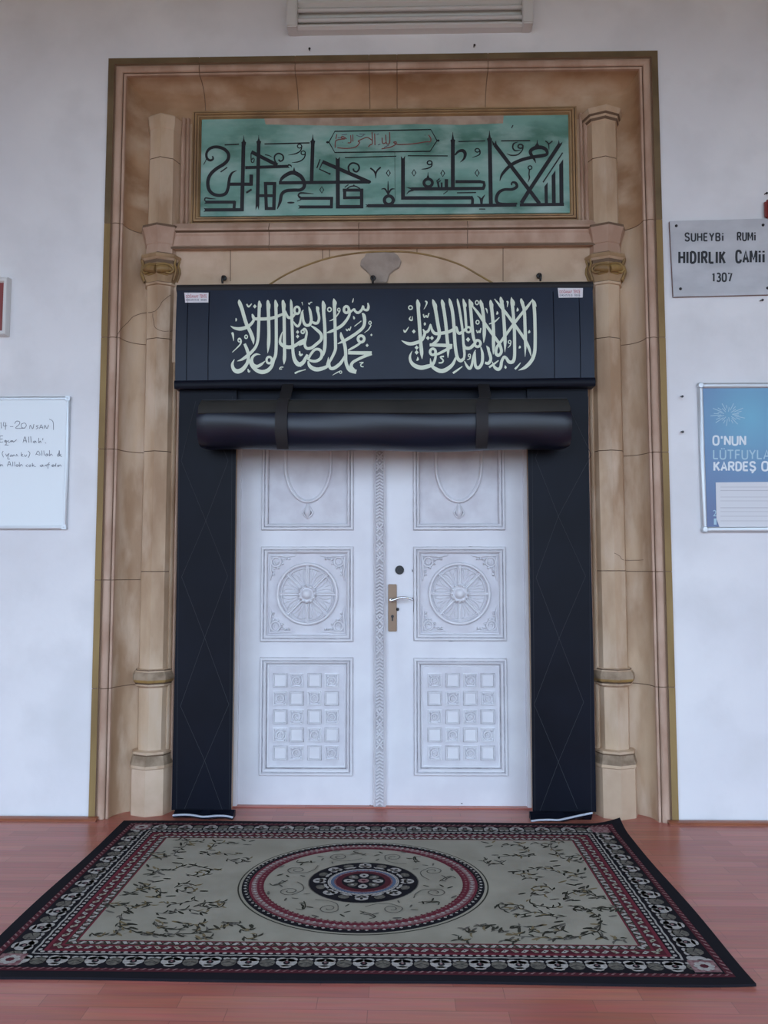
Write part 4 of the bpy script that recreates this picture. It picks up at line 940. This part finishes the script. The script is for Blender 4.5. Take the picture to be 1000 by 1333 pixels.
# poster in a snap frame
po = root('framed_poster', P(950,693,0), 'blue framed poster with white capital lettering, hung below the marble plaque', 'poster')
x0,x1 = P(912,600,-.02).x, P(1052,600,-.02).x; z0,z1 = P(960,692.5,-.02).z, P(960,498,-.02).z
q = MB(); rect_ring(q, x0,x1,z0,z1, 0, [(0,0),(0,.016),(.004,.021),(.012,.023),(.022,.020),(.028,.012),(.029,.008)]); q.build('frame', M['alu'], po, smooth=45)
for cx_,cz_ in ((x0,z0),(x0,z1),(x1,z0),(x1,z1)):
    q = MB(); sx = 1 if cx_==x0 else -1; sz = 1 if cz_==z0 else -1
    q.lathe((cx_+sx*.014,0,cz_+sz*.014), [(.018,0),(.018,-.020),(.013,-.026),(.001,-.027)], 16, 'Y'); q.build('corner_cap', M['alu'], po, smooth=45)
off = origin(po)
q = MB(); q.box((x0+.027,-.009,z0+.027),(x1-.027,-.001,z1-.027)); sh = q.build('sheet', M['poster'], po)
q = MB(); fn = pl(-.0098)
for t_,b,mi,w_ in (("O'NUN",(927.2,566.5,972,580.2),0,2.4),('LÜTFUYLA',(927.8,585,1003,598.3),1,1.8),('KARDEŞ',(928.3,600.2,985,613.8),0,2.5),('O',(990.8,600,1001.5,613.8),0,2.5)): letters(q, t_, b, fn, w_, mi, .3)
for k_ in range(28):           # ray emblem
    a = 2*pi*k_/28+.1; r0 = 5+3*(k_%3); r1 = 13+4*((k_*5)%3)
    ribbon(q, [(948+r0*1.1*cos(a),539.5+r0*.72*sin(a)),(948+r1*1.1*cos(a),539.5+r1*.72*sin(a))], .9, fn, 1, smooth=False)
text_mesh(q, '2', (928.5,664,933,672), fn, 1, 0); text_mesh(q, '1', (929.5,675,933,683), fn, 1, 0)
q.flat('lettering', [M['postwhite'],M['postcyan']], po)
no = MB(); no.slab(quad([(932,628),(1040,627),(1040,685),(937,686.5),(933,675)],-.0118), -.0100)
for yy in (634,638.5,647,652,661,666,672,678): ribbon(no, [(938,yy),(1034,yy)], .9 if yy in(638.5,661) else .6, pl(-.0122), 1, smooth=False)
o = no.build('paper_notice', [M['paper'],M['print']]); tag(o, 'pale printed sheet stuck over the lower part of the blue poster', 'paper')
# whiteboard
wb = root('whiteboard', P(0,688,0), 'white marker board with handwriting, left of the portal', 'whiteboard')
x1 = P(88.5,600,-.02).x; x0 = x1-1.1; z0,z1 = P(60,689,-.02).z, P(60,516,-.02).z
q = MB(); rect_ring(q, x0,x1,z0,z1, 0, [(0,0),(0,.016),(.003,.019),(.012,.020),(.018,.018),(.020,.011)]); q.build('frame', M['alu'], wb, smooth=45)
q = MB(); q.box((x0+.018,-.013,z0+.018),(x1-.018,-.001,z1-.018)); q.build('surface', M['boardwhite'], wb)
for cx_,cz_ in ((x1-.012,z1-.012),(x1-.012,z0+.012),(x0+.012,z1-.012),(x0+.012,z0+.012)):
    q = MB(); q.box((cx_-.013,-.023,cz_-.013),(cx_+.013,-.0,cz_+.013)); q.lathe((cx_,-.022,cz_), [(.006,.002),(.005,-.003),(.0005,-.004)], 10, 'Y'); q.build('corner', M['alu'], wb, bevel=.003)
q = MB(); fn = U(0,530,10,-.0138)
HW = [[(12,195),(18,275)],[(52,190),(45,245),(92,240)],[(76,200),(70,295)],[(130,252),(172,254)],[(190,215),(215,182),(255,190),(250,225),(205,275),(330,272)],[(285,215),(325,208),(343,240),(318,270),(282,262),(276,232),(285,215)],
 [(385,282),(395,235),(425,282),(442,222)],[(502,238),(470,248),(498,268),(468,285)],[(515,282),(536,230),(560,282)],[(520,264),(556,264)],[(575,278),(586,235),(610,278),(634,232)],[(640,155),(690,190),(697,295)],
 [(40,375),(2,380),(0,455),(42,452)],[(0,416),(36,414)],[(78,430),(58,440),(70,456),(82,432),(80,485),(60,492)],[(95,450),(112,432),(100,445),(125,458),(150,432),(152,455),(168,436),(176,455),(216,424)],[(300,462),(325,385),(346,462)],[(306,438),(346,438)],[(375,385),(376,462)],[(400,380),(406,462)],[(450,440),(432,455),(452,466),(460,440),(475,462)],[(505,400),(505,466),(525,440),(536,466)],[(560,405),(556,430)],[(588,465),(600,470)],[(60,492),(112,496)],
 [(42,570),(28,605),(46,652)],[(76,608),(86,640),(106,608)],[(118,600),(100,672),(128,675)],[(140,622),(130,640),(150,640),(156,618),(166,642),(180,618),(196,640)],[(210,642),(216,614),(236,642)],[(276,642),(276,588)],[(300,612),(278,625),(304,644)],[(318,618),(330,644),(350,618)],[(366,570),(390,605),(366,660)],[(465,622),(495,570),(522,622),(470,610)],[(545,565),(546,632)],[(570,565),(576,628)],[(612,606),(592,625),(610,638),(622,608),(632,636)],[(645,560),(646,636),(664,610),(686,632)],[(762,606),(745,625),(762,640),(772,560),(776,638)],[(795,610),(780,630),(796,640),(806,645)],
 [(0,742),(8,770),(24,745),(40,772)],[(95,772),(120,705),(146,772)],[(102,748),(142,748)],[(166,710),(168,772)],[(190,710),(194,772)],[(225,745),(208,762),(226,774),(236,748),(244,772)],[(252,715),(256,774),(276,745),(296,770)],[(362,748),(336,764),(362,778)],[(392,750),(374,765),(392,776),(402,756),(392,750)],[(422,728),(422,776)],[(444,750),(424,762),(466,776)],[(548,750),(520,764),(546,776),(556,750),(564,774)],[(645,720),(626,745),(625,802)],[(606,750),(650,748)],[(580,772),(598,752),(606,772)],[(675,766),(700,760),(690,748),(674,768),(700,778)],[(730,730),(722,772),(708,758),(730,750)],[(742,775),(760,752),(764,775),(782,750),(802,772)]]
for s_ in HW: ribbon(q, s_, 6.5, fn)
q.flat('handwriting', M['ink'], wb)
# framed red plate at the left edge of the photo
xr = P(9,400,-.04).x; z0,z1 = P(4,436,-.04).z, P(4,360,-.04).z
rp = root('wall_plate', (xr-.12,0,z0), 'white framed red plate on the wall above the whiteboard', 'plate')
q = MB(); rect_ring(q, xr-.26,xr,z0,z1, 0, [(0,0),(.002,.034),(.007,.040),(.020,.040),(.024,.037),(.030,.022)]); q.build('frame', M['white'], rp, smooth=40)
q = MB(); q.box((xr-.233,-.024,z0+.026),(xr-.026,-.001,z1-.026)); o = q.build('plate', M['redplate'], rp); o['label'] = 'dark red plate'
# small red box at the right edge of the photo
xl = P(997,270,-.03).x; z0,z1 = P(998,284,-.03).z, P(998,259,-.03).z
q = MB(); q.box((xl,-.035,z0),(xl+.10,0,z1)); rb = q.build('wall_box', M['redplate'], None, bevel=.012, seg=3); tag(rb, 'small dark red box on the wall at the top right corner of the marble plaque', 'box')
# fluorescent lamp above the portal
YF = -.06
x0,x1 = P(374,20,YF).x, P(693.5,20,YF).x; z0 = P(534,35,YF).z; z1 = z0+.17
la = root('wall_lamp', ((x0+x1)/2,0,z0), 'unlit white fluorescent batten lamp high on the wall above the portal', 'lamp')
q = MB(); q.rings([[(x,0,z0),(x,-.045,z0),(x,-.06,z0+.010),(x,-.06,z0+.022),(x,-.022,z0+.05),(x,-.022,z1-.05),(x,-.06,z1-.022),(x,-.06,z1-.01),(x,-.045,z1),(x,0,z1)] for x in (x0+.01,x1-.01)], closed=True); q.build('reflector', M['white'], la)
for a,b in ((x0,x0+.058),(x1-.058,x1)): q = MB(); q.box((a,-.085,z0-.004),(b,0,z1+.004)); q.build('end_cap', M['white'], la, bevel=.006)
for zt_ in (z0+.056,z0+.114): q = MB(); q.lathe((x0+.05,-.048,zt_), [(.012,0),(.0125,.01),(.0125,x1-x0-.11),(.012,x1-x0-.1)], 14, 'X'); q.build('tube', M['tube'], la, smooth=50)
# nails
for (x,y,lab) in ((403,65,'dark nail in the wall above the left half of the portal head'),(617,60.5,'dark nail in the wall above the right half of the portal head'),(886.5,516,'bent nail in the wall at the upper left of the blue poster'),(887,562,'small nail in the wall lower left beside the blue poster'),(990.5,391,'small nail in the wall just under the marble plaque'),(996,252.5,'bent nail in the wall above the small red box')):
    p = P(x,y,-.004); q = MB(); q.tube([p+Vector((0,.004,0)),p+Vector((0,-.008,-.001)),p+Vector((.002,-.016,-.004))], .003, 8); q.lathe((p.x+.002,p.y-.016,p.z-.004), [(.0065,.001),(.0065,-.003),(.001,-.003)], 10, 'Y')
    tag(q.build('nail', M['dark'], None, smooth=50), lab, 'nail', 'nails in the white wall')

# ------------------------------------------------------------------ rug
RIB[1] = Vector((0,0,1))
RC_ = {'black':mat('rug_black',(.014,.013,.017,1),.95,spec=.08),'maroon':mat('rug_maroon',(.085,.02,.028,1),.95,spec=.08),'pink':mat('rug_pink',(.30,.19,.19,1),.95,spec=.08,var=(.17,.07,.08,1),scale=60),'cream':mat('rug_cream',(.345,.325,.265,1),.95,spec=.08,var=(.30,.28,.225,1),scale=5,var2=(.37,.345,.28,1),scale2=3,bump=.25,bscale=400),
       'grey':mat('rug_grey',(.43,.41,.385,1),.95,spec=.08,var=(.33,.31,.29,1),scale=90),'olive':mat('rug_olive',(.045,.043,.032,1),.95,spec=.08),'tan':mat('rug_tan',(.17,.155,.13,1),.95,spec=.08,var=(.09,.085,.075,1),scale=80),'blue':mat('rug_blue',(.10,.14,.22,1),.95,spec=.08),'gold':mat('rug_gold',(.20,.155,.085,1),.95,spec=.08),'red':mat('rug_red',(.155,.028,.042,1),.95,spec=.08)}
RK = list(RC_); CI = {n_:i for i,n_ in enumerate(RK)}
X0,X1,Y0,Y1 = -1.334,1.222,-1.571,-.052
rug = root('patterned_rug', ((X0+X1)/2,(Y0+Y1)/2,0), 'cream oriental rug with a round medallion and dark flowered border on the red floor', 'rug')
ZR = .009
def lift(x,y):
    d = max(0,1-sqrt((x-X1)**2+(y-Y1)**2)/.16); d2 = max(0,1-sqrt((x-X1)**2+(y-Y0)**2)/.2)
    return .030*d*d + .004*d2*d2
q = MB(); N1,N2 = 64,40
gx = [X0+(X1-X0)*i/N1 for i in range(N1+1)]; gy = [Y0+(Y1-Y0)*i/N2 for i in range(N2+1)]
def wob(x,y,edge): return .004*sin(6*y+x*1.3) if edge else 0
top = [[(x+wob(x,y,x in (gx[0],gx[-1])), y+(.003*sin(5*x) if y in (gy[0],gy[-1]) else 0), ZR+lift(x,y)) for x in gx] for y in gy]
q.rings(top, caps=False, mi=0); k0 = len(q.v); bot = [[(x,y,z-ZR+.0005) for x,y,z in r] for r in top]; q.rings(bot, caps=False, mi=0)
W_ = N1+1
for i in range(N2):
    for e_ in (0,N1): q.f.append([i*W_+e_,(i+1)*W_+e_,k0+(i+1)*W_+e_,k0+i*W_+e_]); q.m.append(0)
for j_ in range(N1):
    for e_ in (0,N2): q.f.append([e_*W_+j_,e_*W_+j_+1,k0+e_*W_+j_+1,k0+e_*W_+j_]); q.m.append(0)
q.build('base_cloth', RC_['black'], rug)
q = MB(); lev = [0]
def RF(l): return lambda x,y: Vector((x,y,ZR+.0004+.0003*l+lift(x,y)))
TS, TE = .300, .262      # border width on the sides and on the ends
def inset(t): return X0+TS*t, X1-TS*t, Y0+TE*.92*t, Y1-TE*t
def rect(t, l, c):
    x0,x1,y0,y1 = inset(t); fn = RF(l); n_ = 24
    for i in range(n_):
        for j_ in range(16):
            a,b = x0+(x1-x0)*i/n_, x0+(x1-x0)*(i+1)/n_; c_,d = y0+(y1-y0)*j_/16, y0+(y1-y0)*(j_+1)/16
            q.add([fn(a,c_),fn(b,c_),fn(b,d),fn(a,d)], [(0,1,2,3)], CI[c])
rect(.165,1,'maroon'); rect(.245,2,'black'); rect(.60,3,'black'); rect(.69,4,'red'); rect(.735,5,'maroon'); rect(.845,6,'red'); rect(.875,7,'olive'); rect(.975,8,'red'); rect(1.0,9,'cream')
LT = 11
def along(t, spacing, off=0.0):       # positions on the rectangle at border fraction t: (x, y, tangent, normal inwards, side scale)
    x0,x1,y0,y1 = inset(t)
    for (ax,ay,bx,by,nx,ny,sc_) in ((x0,y0,x1,y0,0,1,TE*.92),(x1,y0,x1,y1,-1,0,TS),(x1,y1,x0,y1,0,-1,TE),(x0,y1,x0,y0,1,0,TS)):
        L = sqrt((bx-ax)**2+(by-ay)**2); n_ = max(1,round(L/spacing)); tx_,ty_ = (bx-ax)/L,(by-ay)/L
        for i in range(n_):
            s_ = (i+.5+off)*L/n_
            if s_ < .01 or s_ > L-.01: continue
            yield ax+tx_*s_, ay+ty_*s_, tx_, ty_, nx, ny, sc_, i
def loc(x,y,tx_,ty_,nx,ny,sc_):       # local frame: u along, v inwards (fraction of the border width)
    fn = RF(LT); return lambda u,v: fn(x+tx_*u+nx*v*sc_, y+ty_*u+ny*v*sc_)
def loc2(l,*a):
    x,y,tx_,ty_,nx,ny,sc_ = a; fn = RF(l); return lambda u,v: fn(x+tx_*u+nx*v*sc_, y+ty_*u+ny*v*sc_)
for a in along(.205,.026):            # outer zigzag of pale dots
    f_ = loc2(LT,*a[:7]); q.add([f_(-.010,-.022),f_(.004,.026),f_(.011,.020),f_(-.002,-.028)], [(0,1,2,3)], CI['pink'])
for a in along(.42,.064):             # flowers and leaves of the main border
    f_ = loc2(LT,*a[:7]); g_ = loc2(LT+1,*a[:7]); h_ = loc2(LT+2,*a[:7])
    if a[7]%2 == 0:
        blob(q, 0,.0,.036,.110,f_,CI['grey'],14); blob(q,-.018,.075,.018,.055,f_,CI['grey'],10); blob(q,.018,.075,.018,.055,f_,CI['grey'],10); blob(q,0,-.105,.02,.04,f_,CI['grey'],10)
        blob(q, .001,-.01,.012,.048,g_,CI['black'],10); blob(q,.001,.0,.005,.02,h_,CI['pink'],8)
    else:
        blob(q, 0,-.015,.026,.105,f_,CI['tan'],12,.0); blob(q,-.012,.085,.012,.03,f_,CI['grey'],8); blob(q,.012,.085,.012,.03,f_,CI['grey'],8)
        ribbon(q,[(-.022,-.05),(0,.0),(.022,-.05)],.006,g_,CI['black'],smooth=False)
for a in along(.60,.032):             # vine line inside the flowers
    f_ = loc2(LT,*a[:7]); s_ = 1 if a[7]%2 else -1
    n_ = 5; q.add([f_(-.017,-.006*s_-.012),f_(.017,.006*s_-.012),f_(.017,.006*s_+.012),f_(-.017,-.006*s_+.012)], [(0,1,2,3)], CI['grey'])
for a in along(.655,.026):
    f_ = loc2(LT,*a[:7]); blob(q,0,.0,.0085,.024,f_,CI['grey'],8)
for a in along(.79,.034):             # inner guard stripes
    fl2 = 1 if a[7]%2 else -1; f0_ = loc2(LT,*a[:7]); g0_ = loc2(LT+1,*a[:7]); f_ = lambda u,v: f0_(u,v*fl2); g_ = lambda u,v: g0_(u,v*fl2)
    q.add([f_(-.016,-.036),f_(-.001,-.042),f_(.014,.020),f_(.0,.042)], [(0,1,2,3)], CI['grey'] if a[7]%2 else CI['cream']); q.add([f_(.006,-.034),f_(.016,-.030),f_(.017,-.012),f_(.012,-.008)], [(0,1,2,3)], CI['maroon']); q.add([g_(-.006,-.012),g_(.0,-.012),g_(.002,.010),g_(-.004,.010)], [(0,1,2,3)], CI['olive'])
for a in along(.925,.030):
    fl2 = 1 if a[7]%2 else -1; f0_ = loc2(LT,*a[:7]); f_ = lambda u,v: f0_(u,v*fl2); q.add([f_(-.014,-.036),f_(.0,-.040),f_(.011,.026),f_(-.001,.040)], [(0,1,2,3)], CI['grey']); q.add([f_(.006,-.034),f_(.014,-.030),f_(.015,.0),f_(.008,-.006)], [(0,1,2,3)], CI['pink'])
x0,x1,y0,y1 = inset(.42)
for x,y in ((x0,y0),(x1,y0),(x0,y1),(x1,y1)):       # corner blocks
    f_ = RF(LT+3); q.add([f_(x-.044,y-.038),f_(x+.044,y-.038),f_(x+.044,y+.038),f_(x-.044,y+.038)], [(0,1,2,3)], CI['pink']); g_ = RF(LT+4)
    for k_ in range(8): blob(q, x+.024*cos(k_*pi/4), y+.021*sin(k_*pi/4), .011,.010, g_, CI['grey'], 8)
    blob(q,x,y,.014,.012,RF(LT+5),CI['maroon'],10)
# medallion
m0 = PF(472,1097.5,ZR); m1 = PF(472,1219,ZR); mcx = (PF(310,1152,ZR).x+PF(636,1152,ZR).x)/2; mcy = (m0.y+m1.y)/2; mrx = (PF(636,1152,ZR).x-PF(310,1152,ZR).x)/2; mry = (m0.y-m1.y)/2
def disc(r, l, c, n_=96):
    f_ = RF(l); q.add([f_(mcx+mrx*r*cos(2*pi*k_/n_), mcy+mry*r*sin(2*pi*k_/n_)) for k_ in range(n_)], [list(range(n_))], CI[c])
def md(r, a, l): return RF(l)(mcx+mrx*r*cos(a), mcy+mry*r*sin(a))
def onring(r, n_, l, c, dr, da, ph=0.):      # small lozenges round the ring
    for k_ in range(n_):
        a = 2*pi*(k_+ph)/n_; q.add([md(r-dr,a,l),md(r,a+da,l),md(r+dr,a,l),md(r,a-da,l)], [(0,1,2,3)], CI[c])
for i,(r,c_) in enumerate(((1.0,'olive'),(.988,'cream'),(.968,'black'),(.912,'red'),(.893,'pink'),(.848,'red'),(.795,'cream'),(.445,'tan'),(.437,'black'),(.287,'grey'),(.262,'blue'),(.236,'pink'),(.222,'maroon'),(.195,'maroon'),(.175,'black'))): disc(r, LT+i, c_)
LM = LT+17
onring(.94,96,LM,'grey',.014,.016); onring(.925,96,LM,'tan',.008,.012,.5); onring(.870,110,LM,'grey',.017,.018); onring(.822,100,LM,'pink',.012,.015); onring(.80,100,LM,'maroon',.008,.015,.5)
onring(.274,60,LM,'olive',.006,.02); onring(.229,48,LM,'red',.006,.03)
for k_ in range(16):
    a = 2*pi*k_/16; f_ = lambda u,v,a=a,l=LM: md(.362+v, a+u/.362, l)
    if k_%2 == 0:
        blob(q,0,.0,.052,.045,f_,CI['grey'],14); blob(q,-.03,-.03,.03,.025,f_,CI['grey'],10); blob(q,.03,-.03,.03,.025,f_,CI['grey'],10); blob(q,0,.008,.012,.020,lambda u,v,a=a: md(.362+v,a+u/.362,LM+1),CI['black'],8)
    else:
        blob(q,0,.0,.045,.036,f_,CI['tan'],12); blob(q,0,-.045,.05,.012,f_,CI['grey'],10)
    b = a
    ribbon(q,[(b-.16,.322),(b-.08,.305),(b,.322),(b+.08,.305),(b+.16,.322)],.012,lambda u,v: md(v,u,LM),CI['grey'])
for k_ in range(8):
    a = 2*pi*k_/8; blob(q,0,0,.036,.046,lambda u,v,a=a: md(.115+v,a+u/.115,LM),CI['grey' if k_%2==0 else 'tan'],12); blob(q,0,.005,.012,.016,lambda u,v,a=a: md(.115+v,a+u/.115,LM+1),CI['black' if k_%2==0 else 'grey'],8)
blob(q,0,0,.045,.045,lambda u,v: RF(LM+2)(mcx+mrx*u,mcy+mry*v),CI['pink'],12); blob(q,0,0,.018,.018,lambda u,v: RF(LM+3)(mcx+mrx*u,mcy+mry*v),CI['maroon'],10)
# scrolls between the medallion rings
for k_ in range(8):
    a = 2*pi*(k_+.5)/8; 
    f_ = lambda u,v,a=a: md(.61+v, a+u/.61, LM)
    sp = [(.075*cos(t_*.62)*(1-t_*.055), .085*sin(t_*.62)*(1-t_*.055)) for t_ in range(15)]
    ribbon(q, [(-.20,-.08),(-.10,-.12),(.02,-.10)]+sp, .009, f_, CI['tan'])
    for u,v,r_ in ((-.19,.06,.4),(-.16,.09,.9),(-.22,.03,2.2),(-.13,.05,-.4),(.13,.09,.8),(.15,.02,-.7),(.12,-.10,2.0)):
        blob(q,u,v,.030,.0085,f_,CI['olive' if k_%2 else 'tan'],8,r_)
    ribbon(q,[(-.24,.0),(-.17,.05),(-.14,.11),(-.18,.14)],.008,f_,CI['olive'])
    blob(q,-.02,.165,.030,.012,f_,CI['tan'],8,.3)
# floral sprays of the field (traced once, mirrored to the other half)
VN = [[(520,42),(560,38),(600,45),(650,48),(690,45)],[(600,45),(590,70),(560,90),(540,105),(525,125)],[(700,95),(730,80),(750,60),(800,55),(860,62)],[(660,110),(700,112),(740,118),(780,112),(870,122)],[(815,140),(850,158),(900,160),(935,145),(925,135)],
      [(400,120),(420,108),(470,110),(485,130),(450,140),(405,140)],[(380,235),(420,220),(450,200),(500,205),(550,190),(580,170)],[(590,225),(640,235),(690,232),(720,215),(700,205),(650,215)],[(580,190),(640,180),(700,192),(770,205)],
      [(310,310),(350,300),(385,295),(430,310),(455,330)],[(230,342),(280,330),(330,315),(360,305)],[(530,300),(560,280),(600,275),(650,290)],[(540,305),(580,322),(640,320),(620,298),(590,300)],[(640,345),(630,370),(560,385),(500,390),(470,375)],
      [(150,410),(170,385),(210,385),(260,390),(270,400)],[(250,440),(290,415),(330,400),(380,385),(400,395)],[(660,390),(700,380),(760,378),(800,378),(780,405),(730,405)],[(425,435),(480,440),(540,425),(600,415),(660,430),(700,435)],
      [(245,440),(235,480),(240,510),(280,525),(340,545),(400,550)],[(80,545),(100,558),(140,560),(145,548)],[(170,560),(210,545),(240,515)],[(430,510),(470,520),(530,528),(590,515),(610,500)],[(400,555),(470,558),(550,550),(640,548),(720,530),(790,515)],[(790,520),(820,490),(860,500),(885,495)],[(885,525),(920,535),(960,510)],[(905,565),(930,578),(970,570),(975,550)],[(420,480),(440,510),(470,500)],[(650,545),(660,500),(690,490)],[(640,570),(680,575),(730,570)],[(450,300),(455,330),(440,345)],[(700,380),(680,400),(660,395)]]
LF = [(590,35,.6),(625,60,-.5),(565,62,1.2),(545,80,.2),(530,100,.9),(570,105,-.4),(560,140,.3),(540,165,.5),(575,180,-.6),(620,65,.4),(745,45,.7),(775,42,-.2),(720,72,.8),(735,95,.3),(690,105,.4),(760,110,-.3),(840,52,.4),(905,40,.9),(925,65,.3),(950,45,-.4),(880,112,.2),(860,145,-.6),(905,150,.8),(420,125,.8),(460,118,-.3),(440,135,.4),(480,130,.9),
      (385,180,1.0),(400,205,.7),(385,225,.1),(420,190,1.2),(440,215,.4),(470,200,-.2),(460,225,.8),(430,240,-.4),(400,262,.3),(440,265,-.2),(490,250,.3),(630,175,.1),(660,215,.0),(765,200,.3),(320,285,.4),(350,275,.9),(370,290,1.2),(345,305,.2),(380,280,.6),(400,300,-.4),(365,320,.5),(270,325,.3),(310,335,.1),(395,350,.3),(450,340,1.0),(510,345,.1),(605,298,.1),(690,318,.3),(190,400,.6),(230,395,-.4),(165,395,1.0),(180,430,.2),(260,385,.3),(290,430,1.0),(270,435,.4),(310,405,.7),(340,395,.1),(375,400,-.5),(380,380,.2),(710,405,.8),(740,395,.1),(770,390,.9),(520,430,.2),(565,435,.7),(640,440,.3),(690,435,.8),
      (240,465,1.2),(265,475,.1),(250,490,.6),(275,500,.0),(300,497,.1),(215,540,1.1),(225,550,.7),(310,520,.3),(350,545,.4),(375,555,.1),(395,545,.7),(430,500,1.1),(440,480,.4),(460,465,.2),(470,490,.3),(540,485,.1),(560,490,.3),(590,510,.6),(500,522,.2),(600,495,.2),(660,515,1.1),(680,500,.7),(650,530,.4),(700,540,.2),(740,525,.1),(760,515,.9),(800,510,1.2),(815,490,.2),(830,500,.9),(865,490,.3),(900,515,.7),(920,525,.2),(945,510,.9),(690,560,.9),(710,570,.3),(660,570,.7),(435,555,.2),(470,560,.6),(510,552,.1),(560,560,.4),(430,350,.2)]
q2 = lambda x,y: PF(100+x/4.1667, 1085+y/4.1667, ZR)
cxm = mcx
for mir in (0,1):
    def fv(x,y,l=LT):
        p = q2(x,y); X = p.x if not mir else 2*cxm-p.x-.0
        return RF(l)(X,p.y)
    for p_ in VN:
        L3 = spline([(q2(x,y).x if not mir else 2*cxm-q2(x,y).x, q2(x,y).y) for x,y in p_],4)
        ribbon(q, [(a,b,0.003+.0035*sin(pi*i/(len(L3)-1))) for i,(a,b) in enumerate(L3)], .006, RF(LT), CI['olive' if random.random()<.6 else 'tan'], smooth=False)
        for i in range(1,len(L3)-1,2):
            dx_,dy_ = L3[i+1][0]-L3[i-1][0], L3[i+1][1]-L3[i-1][1]; an = math.atan2(dy_,dx_)+(1 if (i//2)%2 else -1)*random.uniform(.5,1.1); ln = random.uniform(.011,.018)
            ribbon(q, [(L3[i][0],L3[i][1],.002),(L3[i][0]+ln*cos(an),L3[i][1]+ln*sin(an),random.uniform(.007,.011)),(L3[i][0]+2*ln*cos(an+.25),L3[i][1]+2*ln*sin(an+.25),.0015)], .005, RF(LT+2), CI[random.choice(['olive','olive','tan','gold'])])
    for x,y,r_ in LF:
        p = q2(x,y); X = p.x if not mir else 2*cxm-p.x; rr_ = r_+random.uniform(-.3,.3)
        blob(q, X, p.y, .018+random.random()*.008, .0058, RF(LT+1), CI[random.choice(['olive','olive','olive','tan','gold'])], 8, (-rr_ if not mir else rr_))
q.flat('pile', [RC_[n_] for n_ in RK], rug)
